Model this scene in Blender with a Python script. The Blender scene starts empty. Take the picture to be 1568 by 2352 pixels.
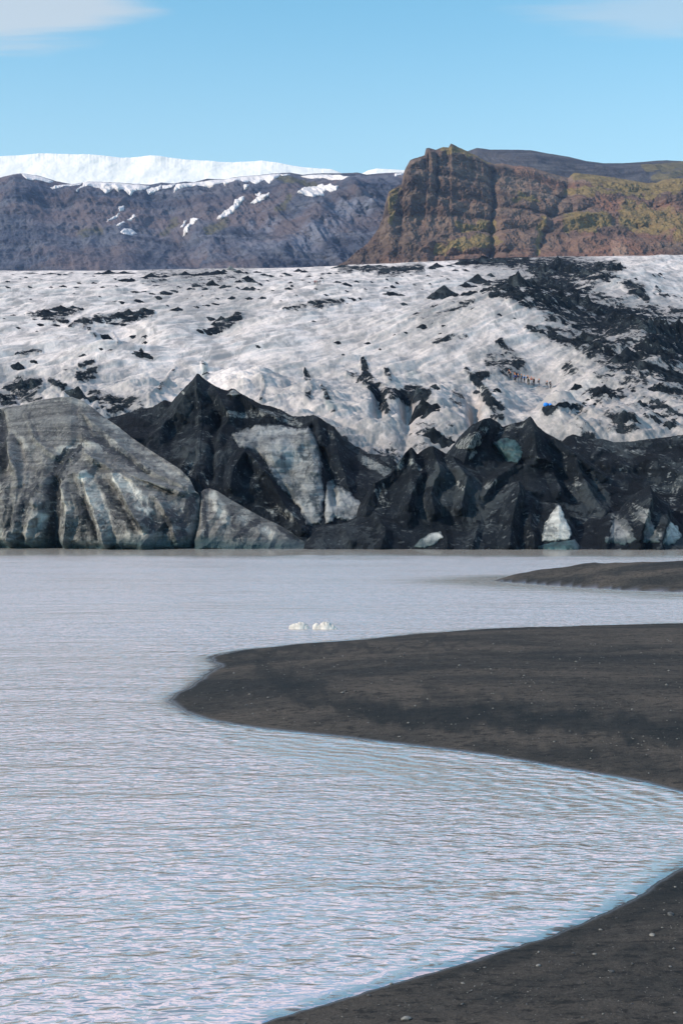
import bpy, bmesh, math, random
import numpy as np
rng = np.random.default_rng(7)
random.seed(7)
F, CX, HZ, CAMZ = 3267.0, 784.0, 1164.0, 5.0     # focal length / centre / horizon of a 1568 x 2352 survey grid
sc = bpy.context.scene
COL = sc.collection

# ------------------------------------------------------------------ noise
def _h(ix, iy, iz):
    n = (ix.astype(np.int64)*374761393 + iy.astype(np.int64)*668265263 + iz.astype(np.int64)*2147483647) & 0xffffffff
    n = ((n ^ (n >> 13))*1274126177) & 0xffffffff
    n = ((n ^ (n >> 16))*2246822519) & 0xffffffff
    return n ^ (n >> 15)
def noise3(x, y, z):
    x, y, z = np.broadcast_arrays(np.asarray(x, float), np.asarray(y, float), np.asarray(z, float))
    ix, iy, iz = np.floor(x), np.floor(y), np.floor(z)
    fx, fy, fz = x-ix, y-iy, z-iz
    ux, uy, uz = [t*t*t*(t*(t*6-15)+10) for t in (fx, fy, fz)]
    r = 0
    for a in (0, 1):
        for b in (0, 1):
            for c in (0, 1):
                h = _h(ix+a, iy+b, iz+c)
                g = ((h & 1023)/511.5-1)*(fx-a) + (((h >> 10) & 1023)/511.5-1)*(fy-b) + (((h >> 20) & 1023)/511.5-1)*(fz-c)
                r = r + g*(ux if a else 1-ux)*(uy if b else 1-uy)*(uz if c else 1-uz)
    return r*1.25
def fbm(x, y, z, o=4, lac=2.07, gain=.5, ridged=False):
    a, s, t = 1., 0, 0
    for i in range(o):
        n = noise3(x+17.3*i, y-9.1*i, z+5.7*i)
        if ridged: n = 1-2*np.abs(n)*1.6
        s = s+a*n; t += a; a *= gain; x, y, z = x*lac, y*lac, z*lac
    return s/t
def facet(x, z, L, seed, rot=.6):
    wx, wz = fbm(x/L*.35, z/L*.35, seed, 3)*L*.9, fbm(x/L*.35+30, z/L*.35, seed, 3)*L*.9
    c, s = math.cos(rot), math.sin(rot)
    a, b = ((x+wx)*c+(z+wz)*s)/L, (-(x+wx)*s+(z+wz)*c)/L
    i, j = np.floor(a), np.floor(b); f, g = a-i, b-j
    k = np.full(np.shape(a), int(seed*7))
    r = lambda di, dj: (_h(i+di, j+dj, k) & 4095)/2047.5-1
    lo = f+g < 1
    h00, h10, h01, h11 = r(0, 0), r(1, 0), r(0, 1), r(1, 1)
    return np.where(lo, h00+f*(h10-h00)+g*(h01-h00), h11+(1-f)*(h01-h11)+(1-g)*(h10-h11))
def sstep(a, b, x):
    t = np.clip((x-a)/(b-a), 0, 1); return t*t*(3-2*t)

# ------------------------------------------------------------------ geometry helpers
def P(u, v, Y):
    return np.array([(u-CX)/F*Y, Y, CAMZ+(HZ-v)/F*Y])
def mesh_from(name, verts, faces, mat=None, smooth=True, attrs=None):
    verts = np.asarray(verts, np.float32); faces = np.asarray(faces, np.int32)
    me = bpy.data.meshes.new(name)
    me.vertices.add(len(verts)); me.vertices.foreach_set('co', verts.ravel())
    k = faces.shape[1]
    me.loops.add(faces.size); me.loops.foreach_set('vertex_index', faces.ravel())
    me.polygons.add(len(faces))
    me.polygons.foreach_set('loop_start', np.arange(0, faces.size, k, dtype=np.int32))
    me.polygons.foreach_set('loop_total', np.full(len(faces), k, np.int32))
    if smooth: me.polygons.foreach_set('use_smooth', np.ones(len(faces), bool))
    me.update(calc_edges=True)
    for an, av in (attrs or {}).items():
        at = me.attributes.new(an, 'FLOAT', 'POINT'); at.data.foreach_set('value', np.asarray(av, np.float32).ravel())
    if mat: me.materials.append(mat)
    return me
def grid_faces(nr, nc, keep=None):
    i = np.arange(nr*nc).reshape(nr, nc)
    f = np.stack([i[:-1, :-1], i[:-1, 1:], i[1:, 1:], i[1:, :-1]], -1).reshape(-1, 4)
    if keep is not None:
        f = f[keep.ravel()[f].any(1)]
    return f
def compact(verts, faces, attrs=None):
    used = np.unique(faces); m = np.full(len(verts), -1); m[used] = np.arange(len(used))
    return verts[used], m[faces], {k: np.asarray(v).ravel()[used] for k, v in (attrs or {}).items()}
def link(name, me, parent=None, label=None, cat=None, group=None, kind=None, loc=None):
    o = bpy.data.objects.new(name, me); COL.objects.link(o)
    if parent: o.parent = parent
    if loc is not None: o.location = loc
    if label: o['label'] = label
    if cat: o['category'] = cat
    if group: o['group'] = group
    if kind: o['kind'] = kind
    return o
def centred(name, verts, faces, mat, attrs=None, smooth=True, **kw):
    """object whose origin sits at the base of its own mesh"""
    verts = np.asarray(verts, float)
    c = np.array([verts[:, 0].mean(), verts[:, 1].mean(), verts[:, 2].min()])
    if kw.get('parent'): c = np.array(kw['parent'].location)
    return link(name, mesh_from(name, verts-c, faces, mat, smooth, attrs), loc=None if kw.get('parent') else c, **kw)
def n_parts(faces, n):
    par = np.arange(n)
    e = np.concatenate([faces[:, [0, 1]], faces[:, [1, 2]], faces[:, [2, 3]]])
    while True:
        a, b = par[e[:, 0]], par[e[:, 1]]; m = np.minimum(a, b); old = par.copy()
        np.minimum.at(par, e[:, 0], m); np.minimum.at(par, e[:, 1], m); par = par[par]
        if (par == old).all(): break
    return par
def biggest(faces, n):
    par = n_parts(faces, n)[faces[:, 0]]
    ids, c = np.unique(par, return_counts=True)
    return faces[par == ids[c.argmax()]], c.max()/c.sum()
def poly_sd(px, py, poly):
    """signed distance, positive inside"""
    poly = np.asarray(poly, float); n = len(poly)
    d2 = np.full(px.shape, 1e18); ins = np.zeros(px.shape, bool)
    for i in range(n):
        ax, ay = poly[i]; bx, by = poly[(i+1) % n]
        ex, ey = bx-ax, by-ay; L = ex*ex+ey*ey+1e-12
        t = np.clip(((px-ax)*ex+(py-ay)*ey)/L, 0, 1)
        d2 = np.minimum(d2, (px-ax-t*ex)**2+(py-ay-t*ey)**2)
        c = ((ay > py) != (by > py)) & (px < (bx-ax)*(py-ay)/((by-ay) if by != ay else 1e-9)+ax)
        ins ^= c
    return np.where(ins, 1, -1)*np.sqrt(d2)
def strokes(u, v, lst, warp=5., ws=.03):
    """soft wandering streaks: each is ([(u, v, halfwidth), ...], strength)"""
    w1 = fbm(u*ws, v*ws, 3.3, 3)*warp*2; w2 = fbm(u*ws+40, v*ws, 8.1, 3)*warp*2
    uu, vv = u+w1, v+w2
    out = np.zeros(u.shape)
    for pts, st in lst:
        for (ax, ay, wa), (bx, by, wb) in zip(pts[:-1], pts[1:]):
            m = max(wa, wb)*1.6+warp
            sel = (uu > min(ax, bx)-m) & (uu < max(ax, bx)+m) & (vv > min(ay, by)-m) & (vv < max(ay, by)+m)
            if not sel.any(): continue
            pu, pv = uu[sel], vv[sel]; ex, ey = bx-ax, by-ay
            t = np.clip(((pu-ax)*ex+(pv-ay)*ey)/(ex*ex+ey*ey+1e-9), 0, 1)
            d = np.hypot(pu-ax-t*ex, pv-ay-t*ey)/(wa+(wb-wa)*t)
            out[sel] = np.maximum(out[sel], st*(1-sstep(.35, 1.5, d)))
    return out

# ------------------------------------------------------------------ node helper
class NT:
    def __init__(s, name):
        s.m = bpy.data.materials.new(name); s.m.use_nodes = True; s.t = s.m.node_tree
        s.t.nodes.clear(); s.out = s.t.nodes.new('ShaderNodeOutputMaterial')
    def n(s, typ, ins=None, **props):
        nd = s.t.nodes.new('ShaderNode'+typ)
        for k, v in props.items(): setattr(nd, k, v)
        for k, v in (ins or {}).items(): s.set(nd.inputs[k], v)
        return nd
    def set(s, sock, v):
        if isinstance(v, bpy.types.NodeSocket): s.t.links.new(v, sock)
        elif isinstance(v, bpy.types.Node): s.t.links.new(v.outputs[0], sock)
        else:
            if hasattr(sock, 'default_value') and isinstance(v, tuple) and len(v) == 3 and sock.type == 'RGBA': v = v+(1,)
            sock.default_value = v
    def math(s, op, a, b=0., clamp=False):
        nd = s.t.nodes.new('ShaderNodeMath'); nd.operation = op; nd.use_clamp = clamp
        s.set(nd.inputs[0], a); s.set(nd.inputs[1], b); return nd.outputs[0]
    def mix(s, f, a, b, blend='MIX'):
        nd = s.t.nodes.new('ShaderNodeMix'); nd.data_type = 'RGBA'; nd.blend_type = blend
        s.set(nd.inputs[0], f); s.set(nd.inputs[6], a); s.set(nd.inputs[7], b); return nd.outputs[2]
    def ramp(s, f, lo, hi, a=0., b=1.):
        nd = s.t.nodes.new('ShaderNodeMapRange'); nd.interpolation_type = 'SMOOTHSTEP'
        s.set(nd.inputs[0], f)
        for i, x in enumerate((lo, hi, a, b)): nd.inputs[i+1].default_value = x
        return nd.outputs[0]
    def attr(s, name): return s.n('Attribute', attribute_name=name).outputs['Fac']
    def pos(s): return s.n('NewGeometry').outputs['Position']
    def mapping(s, vec, scale=(1, 1, 1), rot=(0, 0, 0)):
        return s.n('Mapping', {'Vector': vec, 'Scale': scale, 'Rotation': rot}).outputs[0]
    def noise(s, vec, scale, detail=4., rough=.55, dist=0., w=None):
        nd = s.n('TexNoise', {'Vector': vec, 'Scale': scale, 'Detail': detail, 'Roughness': rough, 'Distortion': dist})
        return nd.outputs[0]
    def bump(s, h, strength, dist, normal=None):
        ins = {'Height': h, 'Strength': strength, 'Distance': dist}
        if normal: ins['Normal'] = normal
        return s.n('Bump', ins).outputs[0]
    def principled(s, **k):
        nd = s.n('BsdfPrincipled', {a.replace('_', ' '): b for a, b in k.items()})
        s.t.links.new(nd.outputs[0], s.out.inputs[0]); return nd

# ------------------------------------------------------------------ materials
def mat_glacier():
    t = NT('glacier_ice'); p = t.pos()
    streak = t.noise(t.mapping(p, (.075, .011, .05), (0, 0, math.radians(54))), 3., 6, .62, .6)
    fine = t.noise(t.mapping(p, (.5, .09, .5), (0, 0, math.radians(60))), 1.5, 5, .65)
    blot = t.noise(p, .03, 5, .6, .4)
    c = t.mix(t.ramp(streak, .36, .62), (.34, .305, .29), (.75, .645, .595))
    c = t.mix(t.ramp(fine, .50, .72, 0, .45), c, (.30, .295, .30))
    c = t.mix(t.ramp(blot, .54, .72, 0, .35), c, (.46, .455, .44))
    grey = t.attr('grey')
    gm = t.math('MULTIPLY', grey, t.ramp(t.math('ADD', t.math('MULTIPLY', streak, .5), t.math('MULTIPLY', fine, .5)), .36, .56), True)
    c = t.mix(gm, c, (.155, .155, .155))
    c = t.mix(t.math('MULTIPLY', t.attr('teal'), .55), c, (.16, .27, .27))
    deb = t.attr('debris'); grit = t.noise(p, .55, 6, .72)
    lump = t.noise(t.mapping(p, (.07, .05, .07), (0, 0, math.radians(40))), 2., 6, .68, .6)
    nn = t.math('ADD', t.math('MULTIPLY', t.math('SUBTRACT', lump, .5), 2.3), t.math('MULTIPLY', t.math('SUBTRACT', grit, .5), 1.2))
    d = t.ramp(t.math('ADD', t.math('MULTIPLY', deb, .86), nn), .50, .66)
    d = t.math('MULTIPLY', d, t.ramp(deb, .03, .2))
    dust = t.math('MULTIPLY', t.ramp(deb, .05, .9, 0, .75), t.ramp(nn, -.6, .4, .35, 1.))
    c = t.mix(dust, c, (.10, .105, .11))
    c = t.mix(d, c, t.mix(t.ramp(grit, .4, .65), (.009, .012, .0155), (.026, .031, .036)))
    h = t.math('ADD', t.math('MULTIPLY', fine, .6), t.math('MULTIPLY', grit, .5))
    t.principled(Base_Color=c, Roughness=.62, Specular_IOR_Level=t.math('MULTIPLY', t.math('SUBTRACT', 1., t.math('MAXIMUM', d, dust)), .12), Normal=t.bump(h, .6, .5))
    return t.m
def mat_ash(name, speck=.5, base=(.007, .0095, .0125), ice=(.16, .175, .18), sc_=1.):
    t = NT(name); p = t.pos()
    n1 = t.noise(p, .16*sc_, 6, .65, .3); n2 = t.noise(p, 1.5*sc_, 7, .8)
    fall = t.noise(t.mapping(p, (1, .5, .28), (0, math.radians(20), 0)), .55*sc_, 7, .72, .8)
    fl = t.noise(t.mapping(p, (1, 1, 2.2), (0, math.radians(-25), 0)), 1.1*sc_, 5, .7, .4)
    c = t.mix(t.ramp(n1, .4, .62), base, tuple(x*1.7 for x in base))
    c = t.mix(t.math('MULTIPLY', t.ramp(fall, .52, .60), t.ramp(n1, .40, .56, 0, .75)), c, (.040, .047, .052))
    c = t.mix(t.ramp(fall, .46, .36, 0, .8), c, tuple(x*.6 for x in base))
    vw = t.n('VectorMath', {0: t.mapping(p, (.13, .07, .10), (0, math.radians(25), 0)), 1: t.n('VectorMath', {0: t.n('TexNoise', {'Vector': p, 'Scale': .25, 'Detail': 5., 'Roughness': .65}).outputs['Color'], 3: 1.3}, operation='SCALE').outputs[0]}, operation='ADD').outputs[0]
    cell = t.n('SeparateColor', {0: t.n('TexVoronoi', {'Vector': vw, 'Scale': 1.}).outputs['Color']}).outputs[0]
    c = t.mix(t.math('MULTIPLY', t.ramp(cell, .62, .86), t.ramp(fall, .40, .54, .15, .8)), c, (.048, .056, .061))
    n4 = t.noise(t.mapping(p, (1, 1, 1.8), (0, math.radians(-30), 0)), 1.05*sc_, 2, .5)
    sp = t.math('MULTIPLY', t.ramp(n4, .63, .68), t.ramp(n1, .40, .58))
    c = t.mix(t.math('MULTIPLY', sp, speck), c, ice)
    c = t.mix(t.math('MULTIPLY', t.math('MULTIPLY', t.ramp(fl, .62, .67), t.ramp(n1, .46, .56)), speck), c, tuple(x*.7 for x in ice))
    lt = t.math('ADD', t.math('MULTIPLY', t.attr('light'), .36), t.math('ADD', t.math('MULTIPLY', fall, .5), t.math('MULTIPLY', n2, .42)))
    c = t.mix(t.math('MULTIPLY', t.ramp(lt, .62, .72), t.ramp(t.attr('light'), .02, .12)), c, t.mix(t.ramp(n2, .35, .6), (.09, .10, .10), (.25, .255, .245)))
    h = t.math('ADD', fall, t.math('MULTIPLY', n2, .4))
    t.principled(Base_Color=c, Roughness=.85, Specular_IOR_Level=.06, Normal=t.bump(h, 1., .7))
    return t.m
def mat_cliff_ice(name, base, lightc, darkc, rot=14, zs=.75):
    t = NT(name); p = t.pos()
    lay = t.noise(t.mapping(p, (.09, .09, zs), (0, math.radians(rot), 0)), 1., 6, .60, 1.5)
    lay2 = t.noise(t.mapping(p, (.3, .3, 3.0), (0, math.radians(rot+8), 0)), 1.3, 5, .65, .3)
    vert = t.noise(t.mapping(p, (1.3, .4, .12), (0, math.radians(-16), 0)), .55, 7, .68, .7)
    big = t.noise(p, .12, 5, .6, .4); grit = t.noise(t.mapping(p, (1, 1, 1.6)), 1.3, 5, .7)
    c = t.mix(t.ramp(lay, .40, .60), tuple(x*.42 for x in base), base)
    c = t.mix(t.ramp(lay2, .52, .70, 0, .22), c, tuple(x*.45 for x in base))
    c = t.mix(t.ramp(vert, .50, .70, 0, .8), c, darkc)
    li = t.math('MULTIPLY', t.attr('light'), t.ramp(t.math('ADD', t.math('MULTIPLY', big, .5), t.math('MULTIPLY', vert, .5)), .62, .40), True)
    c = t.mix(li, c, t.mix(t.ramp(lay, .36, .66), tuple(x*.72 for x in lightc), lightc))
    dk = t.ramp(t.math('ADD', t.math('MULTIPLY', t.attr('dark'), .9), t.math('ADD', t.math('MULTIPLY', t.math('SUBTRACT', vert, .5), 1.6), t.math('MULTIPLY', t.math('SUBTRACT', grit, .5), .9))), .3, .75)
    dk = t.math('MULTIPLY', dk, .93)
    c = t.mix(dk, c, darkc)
    c = t.mix(t.ramp(grit, .56, .72, 0, .55), c, tuple(x*.3 for x in base))
    c = t.mix(t.ramp(grit, .44, .30, 0, .35), c, lightc)
    z = t.n('SeparateXYZ', {0: p}).outputs[2]
    wp = t.mapping(p, (.22, .22, .16), (0, math.radians(rot+20), 0))
    wv = t.n('VectorMath', {0: wp, 1: t.n('VectorMath', {0: t.n('TexNoise', {'Vector': p, 'Scale': .35, 'Detail': 4.}).outputs['Color'], 3: .9}, operation='SCALE').outputs[0]}, operation='ADD').outputs[0]
    ed = t.n('TexVoronoi', {'Vector': wv, 'Scale': 1.}, feature='DISTANCE_TO_EDGE').outputs['Distance']
    crack = t.math('MULTIPLY', t.ramp(ed, .035, .0), t.ramp(big, .45, .62, .0, .6))
    c = t.mix(crack, c, tuple(x*.22 for x in base))
    wet = t.ramp(t.math('ADD', z, t.math('MULTIPLY', big, 2.2)), 2.9, 1.5)
    c = t.mix(t.math('MULTIPLY', wet, .85), c, (.022, .047, .052))
    h = t.math('SUBTRACT', t.math('ADD', t.math('ADD', lay, t.math('MULTIPLY', vert, .8)), t.math('MULTIPLY', grit, .3)), t.math('MULTIPLY', crack, .5))
    t.principled(Base_Color=c, Roughness=.6, Specular_IOR_Level=.15, Normal=t.bump(h, 1., .4))
    return t.m
def mat_rock(name, lo, hi, red, mossc, strata=1.):
    t = NT(name); p = t.pos()
    st = t.noise(t.mapping(p, (.0016, .0016, .020), (0, math.radians(2), 0)), 1.6, 8, .62, .5)
    st2 = t.noise(t.mapping(p, (.006, .006, .06), (0, math.radians(-3), 0)), 1., 6, .65, .3)
    gul = t.noise(t.mapping(p, (.016, .01, .012), (0, math.radians(28), 0)), 1., 7, .66, .8)
    big = t.noise(p, .0042, 6, .6, .5); fine = t.noise(p, .07, 6, .72)
    c = t.mix(t.ramp(st, .35, .65), lo, hi)
    c = t.mix(t.ramp(st2, .46, .62, 0, .75), c, tuple(x*.5 for x in lo))
    c = t.mix(t.ramp(gul, .50, .70, 0, .5), c, tuple(x*.6 for x in lo))
    c = t.mix(t.ramp(big, .45, .64, 0, .7), c, red)
    c = t.mix(t.ramp(fine, .52, .72, 0, .5), c, tuple(x*.5 for x in lo))
    c = t.mix(t.ramp(fine, .46, .30, 0, .35), c, tuple(min(1, x*1.5) for x in hi))
    ms = t.ramp(t.math('ADD', t.attr('moss'), t.math('MULTIPLY', t.math('SUBTRACT', t.math('ADD', t.math('MULTIPLY', st2, .5), t.math('MULTIPLY', fine, .5)), .5), 1.3)), .12, .5)
    c = t.mix(t.math('MULTIPLY', ms, .82), c, t.mix(t.ramp(fine, .38, .62), tuple(x*.6 for x in mossc), mossc))
    c = t.mix(t.math('MULTIPLY', t.attr('pale'), t.ramp(gul, .4, .6)), c, tuple(min(1, x*1.9) for x in hi))
    h = t.math('ADD', t.math('ADD', st2, gul), t.math('MULTIPLY', fine, .5))
    t.principled(Base_Color=c, Roughness=.9, Specular_IOR_Level=.03, Normal=t.bump(h, .9, 14.))
    return t.m
def mat_simple(name, col, rough=.6, n_scale=3., var=.25, bump=.3, bd=.02, spec=.3):
    t = NT(name); p = t.n('TexCoord').outputs['Object']
    n = t.noise(p, n_scale, 5, .6)
    c = t.mix(t.ramp(n, .3, .7), tuple(x*(1-var) for x in col), tuple(min(1, x*(1+var*.5)) for x in col))
    t.principled(Base_Color=c, Roughness=rough, Specular_IOR_Level=spec, Normal=t.bump(n, bump, bd))
    return t.m
def mat_sand():
    t = NT('black_sand'); p = t.pos()
    big = t.noise(t.mapping(p, (.10, .22, 1)), 1., 5, .6, .5)
    mid = t.noise(t.mapping(p, (.8, 1.3, 1)), 1., 6, .66, .3)
    grain = t.noise(p, 26., 6, .8); speck = t.n('TexVoronoi', {'Vector': p, 'Scale': 13.}).outputs['Distance']
    sel = t.noise(p, 5., 2, .5)
    c = t.mix(t.ramp(big, .36, .62), (.029, .031, .032), (.082, .071, .062))
    c = t.mix(t.ramp(mid, .50, .72, 0, .65), c, (.017, .020, .022))
    mot = t.noise(t.mapping(p, (2.6, 4.2, 1)), 1.4, 5, .72, .4)
    c = t.mix(t.ramp(mot, .50, .64, 0, .75), c, (.012, .0145, .0165))
    c = t.mix(t.ramp(mot, .44, .32, 0, .35), c, (.10, .092, .084))
    c = t.mix(t.ramp(grain, .48, .70, 0, .8), c, (.010, .012, .014))
    c = t.mix(t.ramp(grain, .44, .30, 0, .6), c, (.14, .13, .12))
    c = t.mix(t.math('MULTIPLY', t.ramp(speck, .16, .08), t.ramp(sel, .55, .62, 0, .7)), c, (.17, .16, .15))
    c = t.mix(t.math('MULTIPLY', t.attr('damp'), t.ramp(mid, .2, .55, .6, 1.)), c, (.0145, .019, .022))
    wet = t.attr('wet')
    c = t.mix(t.math('MULTIPLY', wet, .92), c, (.026, .029, .031))
    dry = t.math('SUBTRACT', 1., wet)
    h = t.math('ADD', t.math('ADD', t.math('MULTIPLY', mid, .6), t.math('MULTIPLY', mot, .5)), t.math('MULTIPLY', grain, .45))
    nb = t.n('Bump', {'Height': h, 'Strength': t.math('MULTIPLY', dry, .9), 'Distance': .055}).outputs[0]
    t.principled(Base_Color=c, Roughness=t.math('ADD', t.math('MULTIPLY', dry, .67), .20), Specular_IOR_Level=t.math('ADD', t.math('MULTIPLY', wet, .3), .05), Normal=nb)
    return t.m
def mat_water():
    t = NT('glacial_water'); p = t.pos()
    sd, calm = t.attr('shore'), t.attr('calm')
    gust = t.noise(t.mapping(p, (.05, .12, 1)), 1., 3, .55)
    amp = t.math('MULTIPLY', t.ramp(gust, .3, .7, .75, 1.2), t.math('SUBTRACT', 1., t.math('MULTIPLY', calm, .8)))
    def height(off):
        q = t.n('VectorMath', {0: p, 1: off}, operation='ADD').outputs[0]
        a = t.noise(t.mapping(q, (.75, 1.5, 1), (0, 0, math.radians(-9))), 2.6, 1.6, .42, .6)
        b = t.noise(t.mapping(q, (.8, 1.5, 1), (0, 0, math.radians(15))), 6.0, 1., .4, .5)
        g = t.noise(t.mapping(q, (.32, .8, 1), (0, 0, math.radians(-4))), .8, 2, .5, .3)
        return t.math('ADD', t.math('ADD', t.math('MULTIPLY', a, WAVE[0]), t.math('MULTIPLY', b, WAVE[1])), t.math('MULTIPLY', g, WAVE[2]))
    e = .015
    h0, hx, hy = height((0, 0, 0)), height((e, 0, 0)), height((0, e, 0))
    sx = t.math('MULTIPLY', t.math('MULTIPLY', t.math('SUBTRACT', h0, hx), 1/e), amp)
    sr = t.math('MULTIPLY', t.math('SUBTRACT', h0, hy), 1/e)
    # slopes skewed to lean shoreward, flat behind, so the water mirrors brighter sky
    sr = t.math('ADD', t.math('MULTIPLY', t.math('MINIMUM', sr, 0.), .8), t.math('MULTIPLY', t.math('MAXIMUM', sr, 0.), .3))
    sy_ = t.math('MULTIPLY', sr, amp)
    # low swells that bend round to follow the shore
    wob = t.noise(p, .8, 3, .5)
    sh = t.math('MULTIPLY', t.math('COSINE', t.math('ADD', t.math('MULTIPLY', sd, 15.), t.math('MULTIPLY', wob, 17.))), t.math('MULTIPLY', t.ramp(sd, 6., .4), WAVE[3]))
    gr = t.n('SeparateXYZ', {0: t.n('CombineXYZ', {0: t.attr('sdx'), 1: t.attr('sdy'), 2: 0.}).outputs[0]}).outputs
    sx = t.math('SUBTRACT', sx, t.math('MULTIPLY', sh, gr[0])); open_ = t.ramp(t.n('SeparateXYZ', {0: p}).outputs[1], 16., 75., 1., 3.7)
    sy_ = t.math('SUBTRACT', t.math('SUBTRACT', sy_, t.math('MULTIPLY', t.math('MULTIPLY', amp, open_), WAVE[4])), t.math('MULTIPLY', sh, gr[1]))  # added lean, growing offshore, brightens the far water's reflection
    nrm = t.n('VectorMath', {0: t.n('CombineXYZ', {0: sx, 1: sy_, 2: 1.}).outputs[0]}, operation='NORMALIZE').outputs[0]
    c = t.mix(t.ramp(sd, .3, 0.), (.30, .27, .235), (.04, .044, .046))
    t.principled(Base_Color=c, Roughness=.09, IOR=3.0, Specular_IOR_Level=1., Normal=nrm)
    return t.m
WAVE = (.095, .045, .22, .065, .036)

M = dict(glacier=mat_glacier(), ash=mat_ash('volcanic_ash'), ash_plain=mat_ash('fine_black_ash', .10),
         ash_ice=mat_ash('ash_over_ice', .9),
         buttress=mat_cliff_ice('grey_striated_ice', (.165, .160, .147), (.62, .59, .51), (.016, .020, .023)),
         slab=mat_cliff_ice('pale_grey_ice', (.185, .19, .185), (.36, .355, .335), (.035, .043, .047), rot=-24, zs=.8),
         white_ice=mat_cliff_ice('white_glacier_ice', (.42, .42, .39), (.58, .57, .53), (.07, .085, .09), rot=5),
         teal_ice=mat_simple('blue_green_ice', (.024, .058, .064), .6, .9, .6, .5, .3),
         snow=mat_simple('old_snow', (.64, .585, .575), .7, .02, .08, .3, 2.),
         cloud=mat_simple('cloud', (.78, .735, .715), 1., .002, .04, .2, 40, 0.),
         berg=mat_simple('melting_ice', (.60, .54, .49), .6, 4., .3, .7, .05, .2),
         far_rock=mat_rock('far_cliff_rock', (.058, .065, .092), (.128, .132, .162), (.165, .122, .118), (.125, .115, .062)),
         near_rock=mat_rock('brown_cliff_rock', (.105, .074, .062), (.23, .165, .128), (.27, .135, .092), (.27, .20, .085)),
         plateau=mat_rock('plateau_rock', (.055, .055, .064), (.105, .10, .104), (.105, .092, .09), (.20, .16, .075)),
         sand=mat_sand(), water=mat_water(),
         pebble=mat_simple('pale_pebble', (.19, .18, .165), .7, 20., .4, .5, .01),
         pebble_dark=mat_simple('dark_pebble', (.075, .075, .075), .7, 20., .5, .5, .01))

# ------------------------------------------------------------------ relief masses (cliffs, mounds, mountains)
class Relief:
    def __init__(s, crest, toe, Yc, Yt, p=1.3, disp=None, lip=None):
        s.c, s.t, s.yc, s.yt, s.p, s.disp = [np.array(a, float) for a in (crest, toe, Yc, Yt)]+[p, disp]
        s.lip = lip
    def i(s, a, u): return np.interp(u, a[:, 0], a[:, 1])
    def vc(s, u): return s.i(s.c, u)
    def pos(s, u, sv, raw=False):
        vc, vt = s.vc(u), s.i(s.t, u); v = vt+(vc-vt)*sv
        if s.lip: v = v+s.lip(u)*np.clip(sv, 0, 1)**7
        yc, yt = s.i(s.yc, u), s.i(s.yt, u)
        Y = yt+(yc-yt)*np.clip(sv, 0, 1.2)**s.p
        x, z = (u-CX)/F*Y, CAMZ+(HZ-v)/F*Y
        if s.disp is not None: Y = Y-s.disp(u, v, sv, x, Y, z)
        return x, Y, z, v
    def s_of(s, u, v):
        vc, vt = s.vc(u), s.i(s.t, u); return (v-vt)/(vc-vt)
    def build(s, name, mat, u0, u1, nu, ns, back, attrs=None, nb=10, drop=.8, smooth=True, **kw):
        u = np.linspace(u0, u1, nu)[None, :]; sv = np.linspace(0, 1, ns)[:, None]
        U, S = np.broadcast_arrays(u, sv)
        x, Y, z, v = s.pos(U, S)
        tb = np.linspace(0, 1, nb+1)[1:, None]
        xb = x[-1:]*(1+0*tb); yb = Y[-1:]+back*tb; zb = z[-1:]-back*drop*tb**1.6
        X, YY, Z = np.vstack([x, xb]), np.vstack([Y, yb]), np.vstack([z, zb])
        V = np.vstack([v, np.repeat(v[-1:], nb, 0)]); UU = np.vstack([U, np.repeat(U[-1:], nb, 0)])
        at = {k: f(UU, V) for k, f in (attrs or {}).items()}
        verts = np.stack([X, YY, Z], -1).reshape(-1, 3)
        return centred(name, verts, grid_faces(ns+nb, nu), mat, {k: a.ravel() for k, a in at.items()}, smooth, **kw)
    def patch(s, name, poly, mat, bulge, n=60, rough=3., soft=None, attrs=None, ws=.09, smax=1.06, grow=0., **kw):
        """a body of its own lying in / on the relief inside an outline, bulging from it"""
        poly = np.array(poly, float); lo, hi = poly.min(0)-6, poly.max(0)+6
        asp = (hi[0]-lo[0])/(hi[1]-lo[1]); nu = int(max(8, n*min(3, max(1, asp)))); nv = int(max(8, nu/max(asp, .25)))
        nv = min(nv, 160)
        U, V = np.meshgrid(np.linspace(lo[0], hi[0], nu), np.linspace(lo[1], hi[1], nv))
        d = poly_sd(U, V, poly)+fbm(U*ws, V*ws, 1.7, 4)*rough*1.6+grow
        soft = soft or max(2., np.sqrt((hi[0]-lo[0])*(hi[1]-lo[1]))*.22)
        S = s.s_of(U, V); x, Y, z, _ = s.pos(U, np.clip(S, 0, smax))
        k = np.clip(d/soft, -.6, 1)
        off = np.where(k > 0, np.sqrt(np.clip(k*(2-k), 0, 1)), k*1.5)*bulge
        verts = np.stack([x, Y-off, z], -1).reshape(-1, 3)
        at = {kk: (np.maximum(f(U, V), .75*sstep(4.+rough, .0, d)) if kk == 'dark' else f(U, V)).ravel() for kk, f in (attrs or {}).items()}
        f = grid_faces(nv, nu, d > -1.0)
        if len(f) == 0: f = grid_faces(nv, nu)
        f, _ = biggest(f, U.size)
        verts, f, at = compact(verts, f, at)
        # close it behind so it is a body, not a sheet
        c = verts.mean(0)
        return centred(name, verts, f, mat, at, **kw)

def pts5(l): return [(x/2, 857.5+y/2) for x, y in l]
def pts6(l): return [(784+x/2, 857.5+y/2) for x, y in l]
def pts1(l): return [(x/2, 306.25+y/2) for x, y in l]
def pts2(l): return [(784+x/2, 306.25+y/2) for x, y in l]

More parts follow.
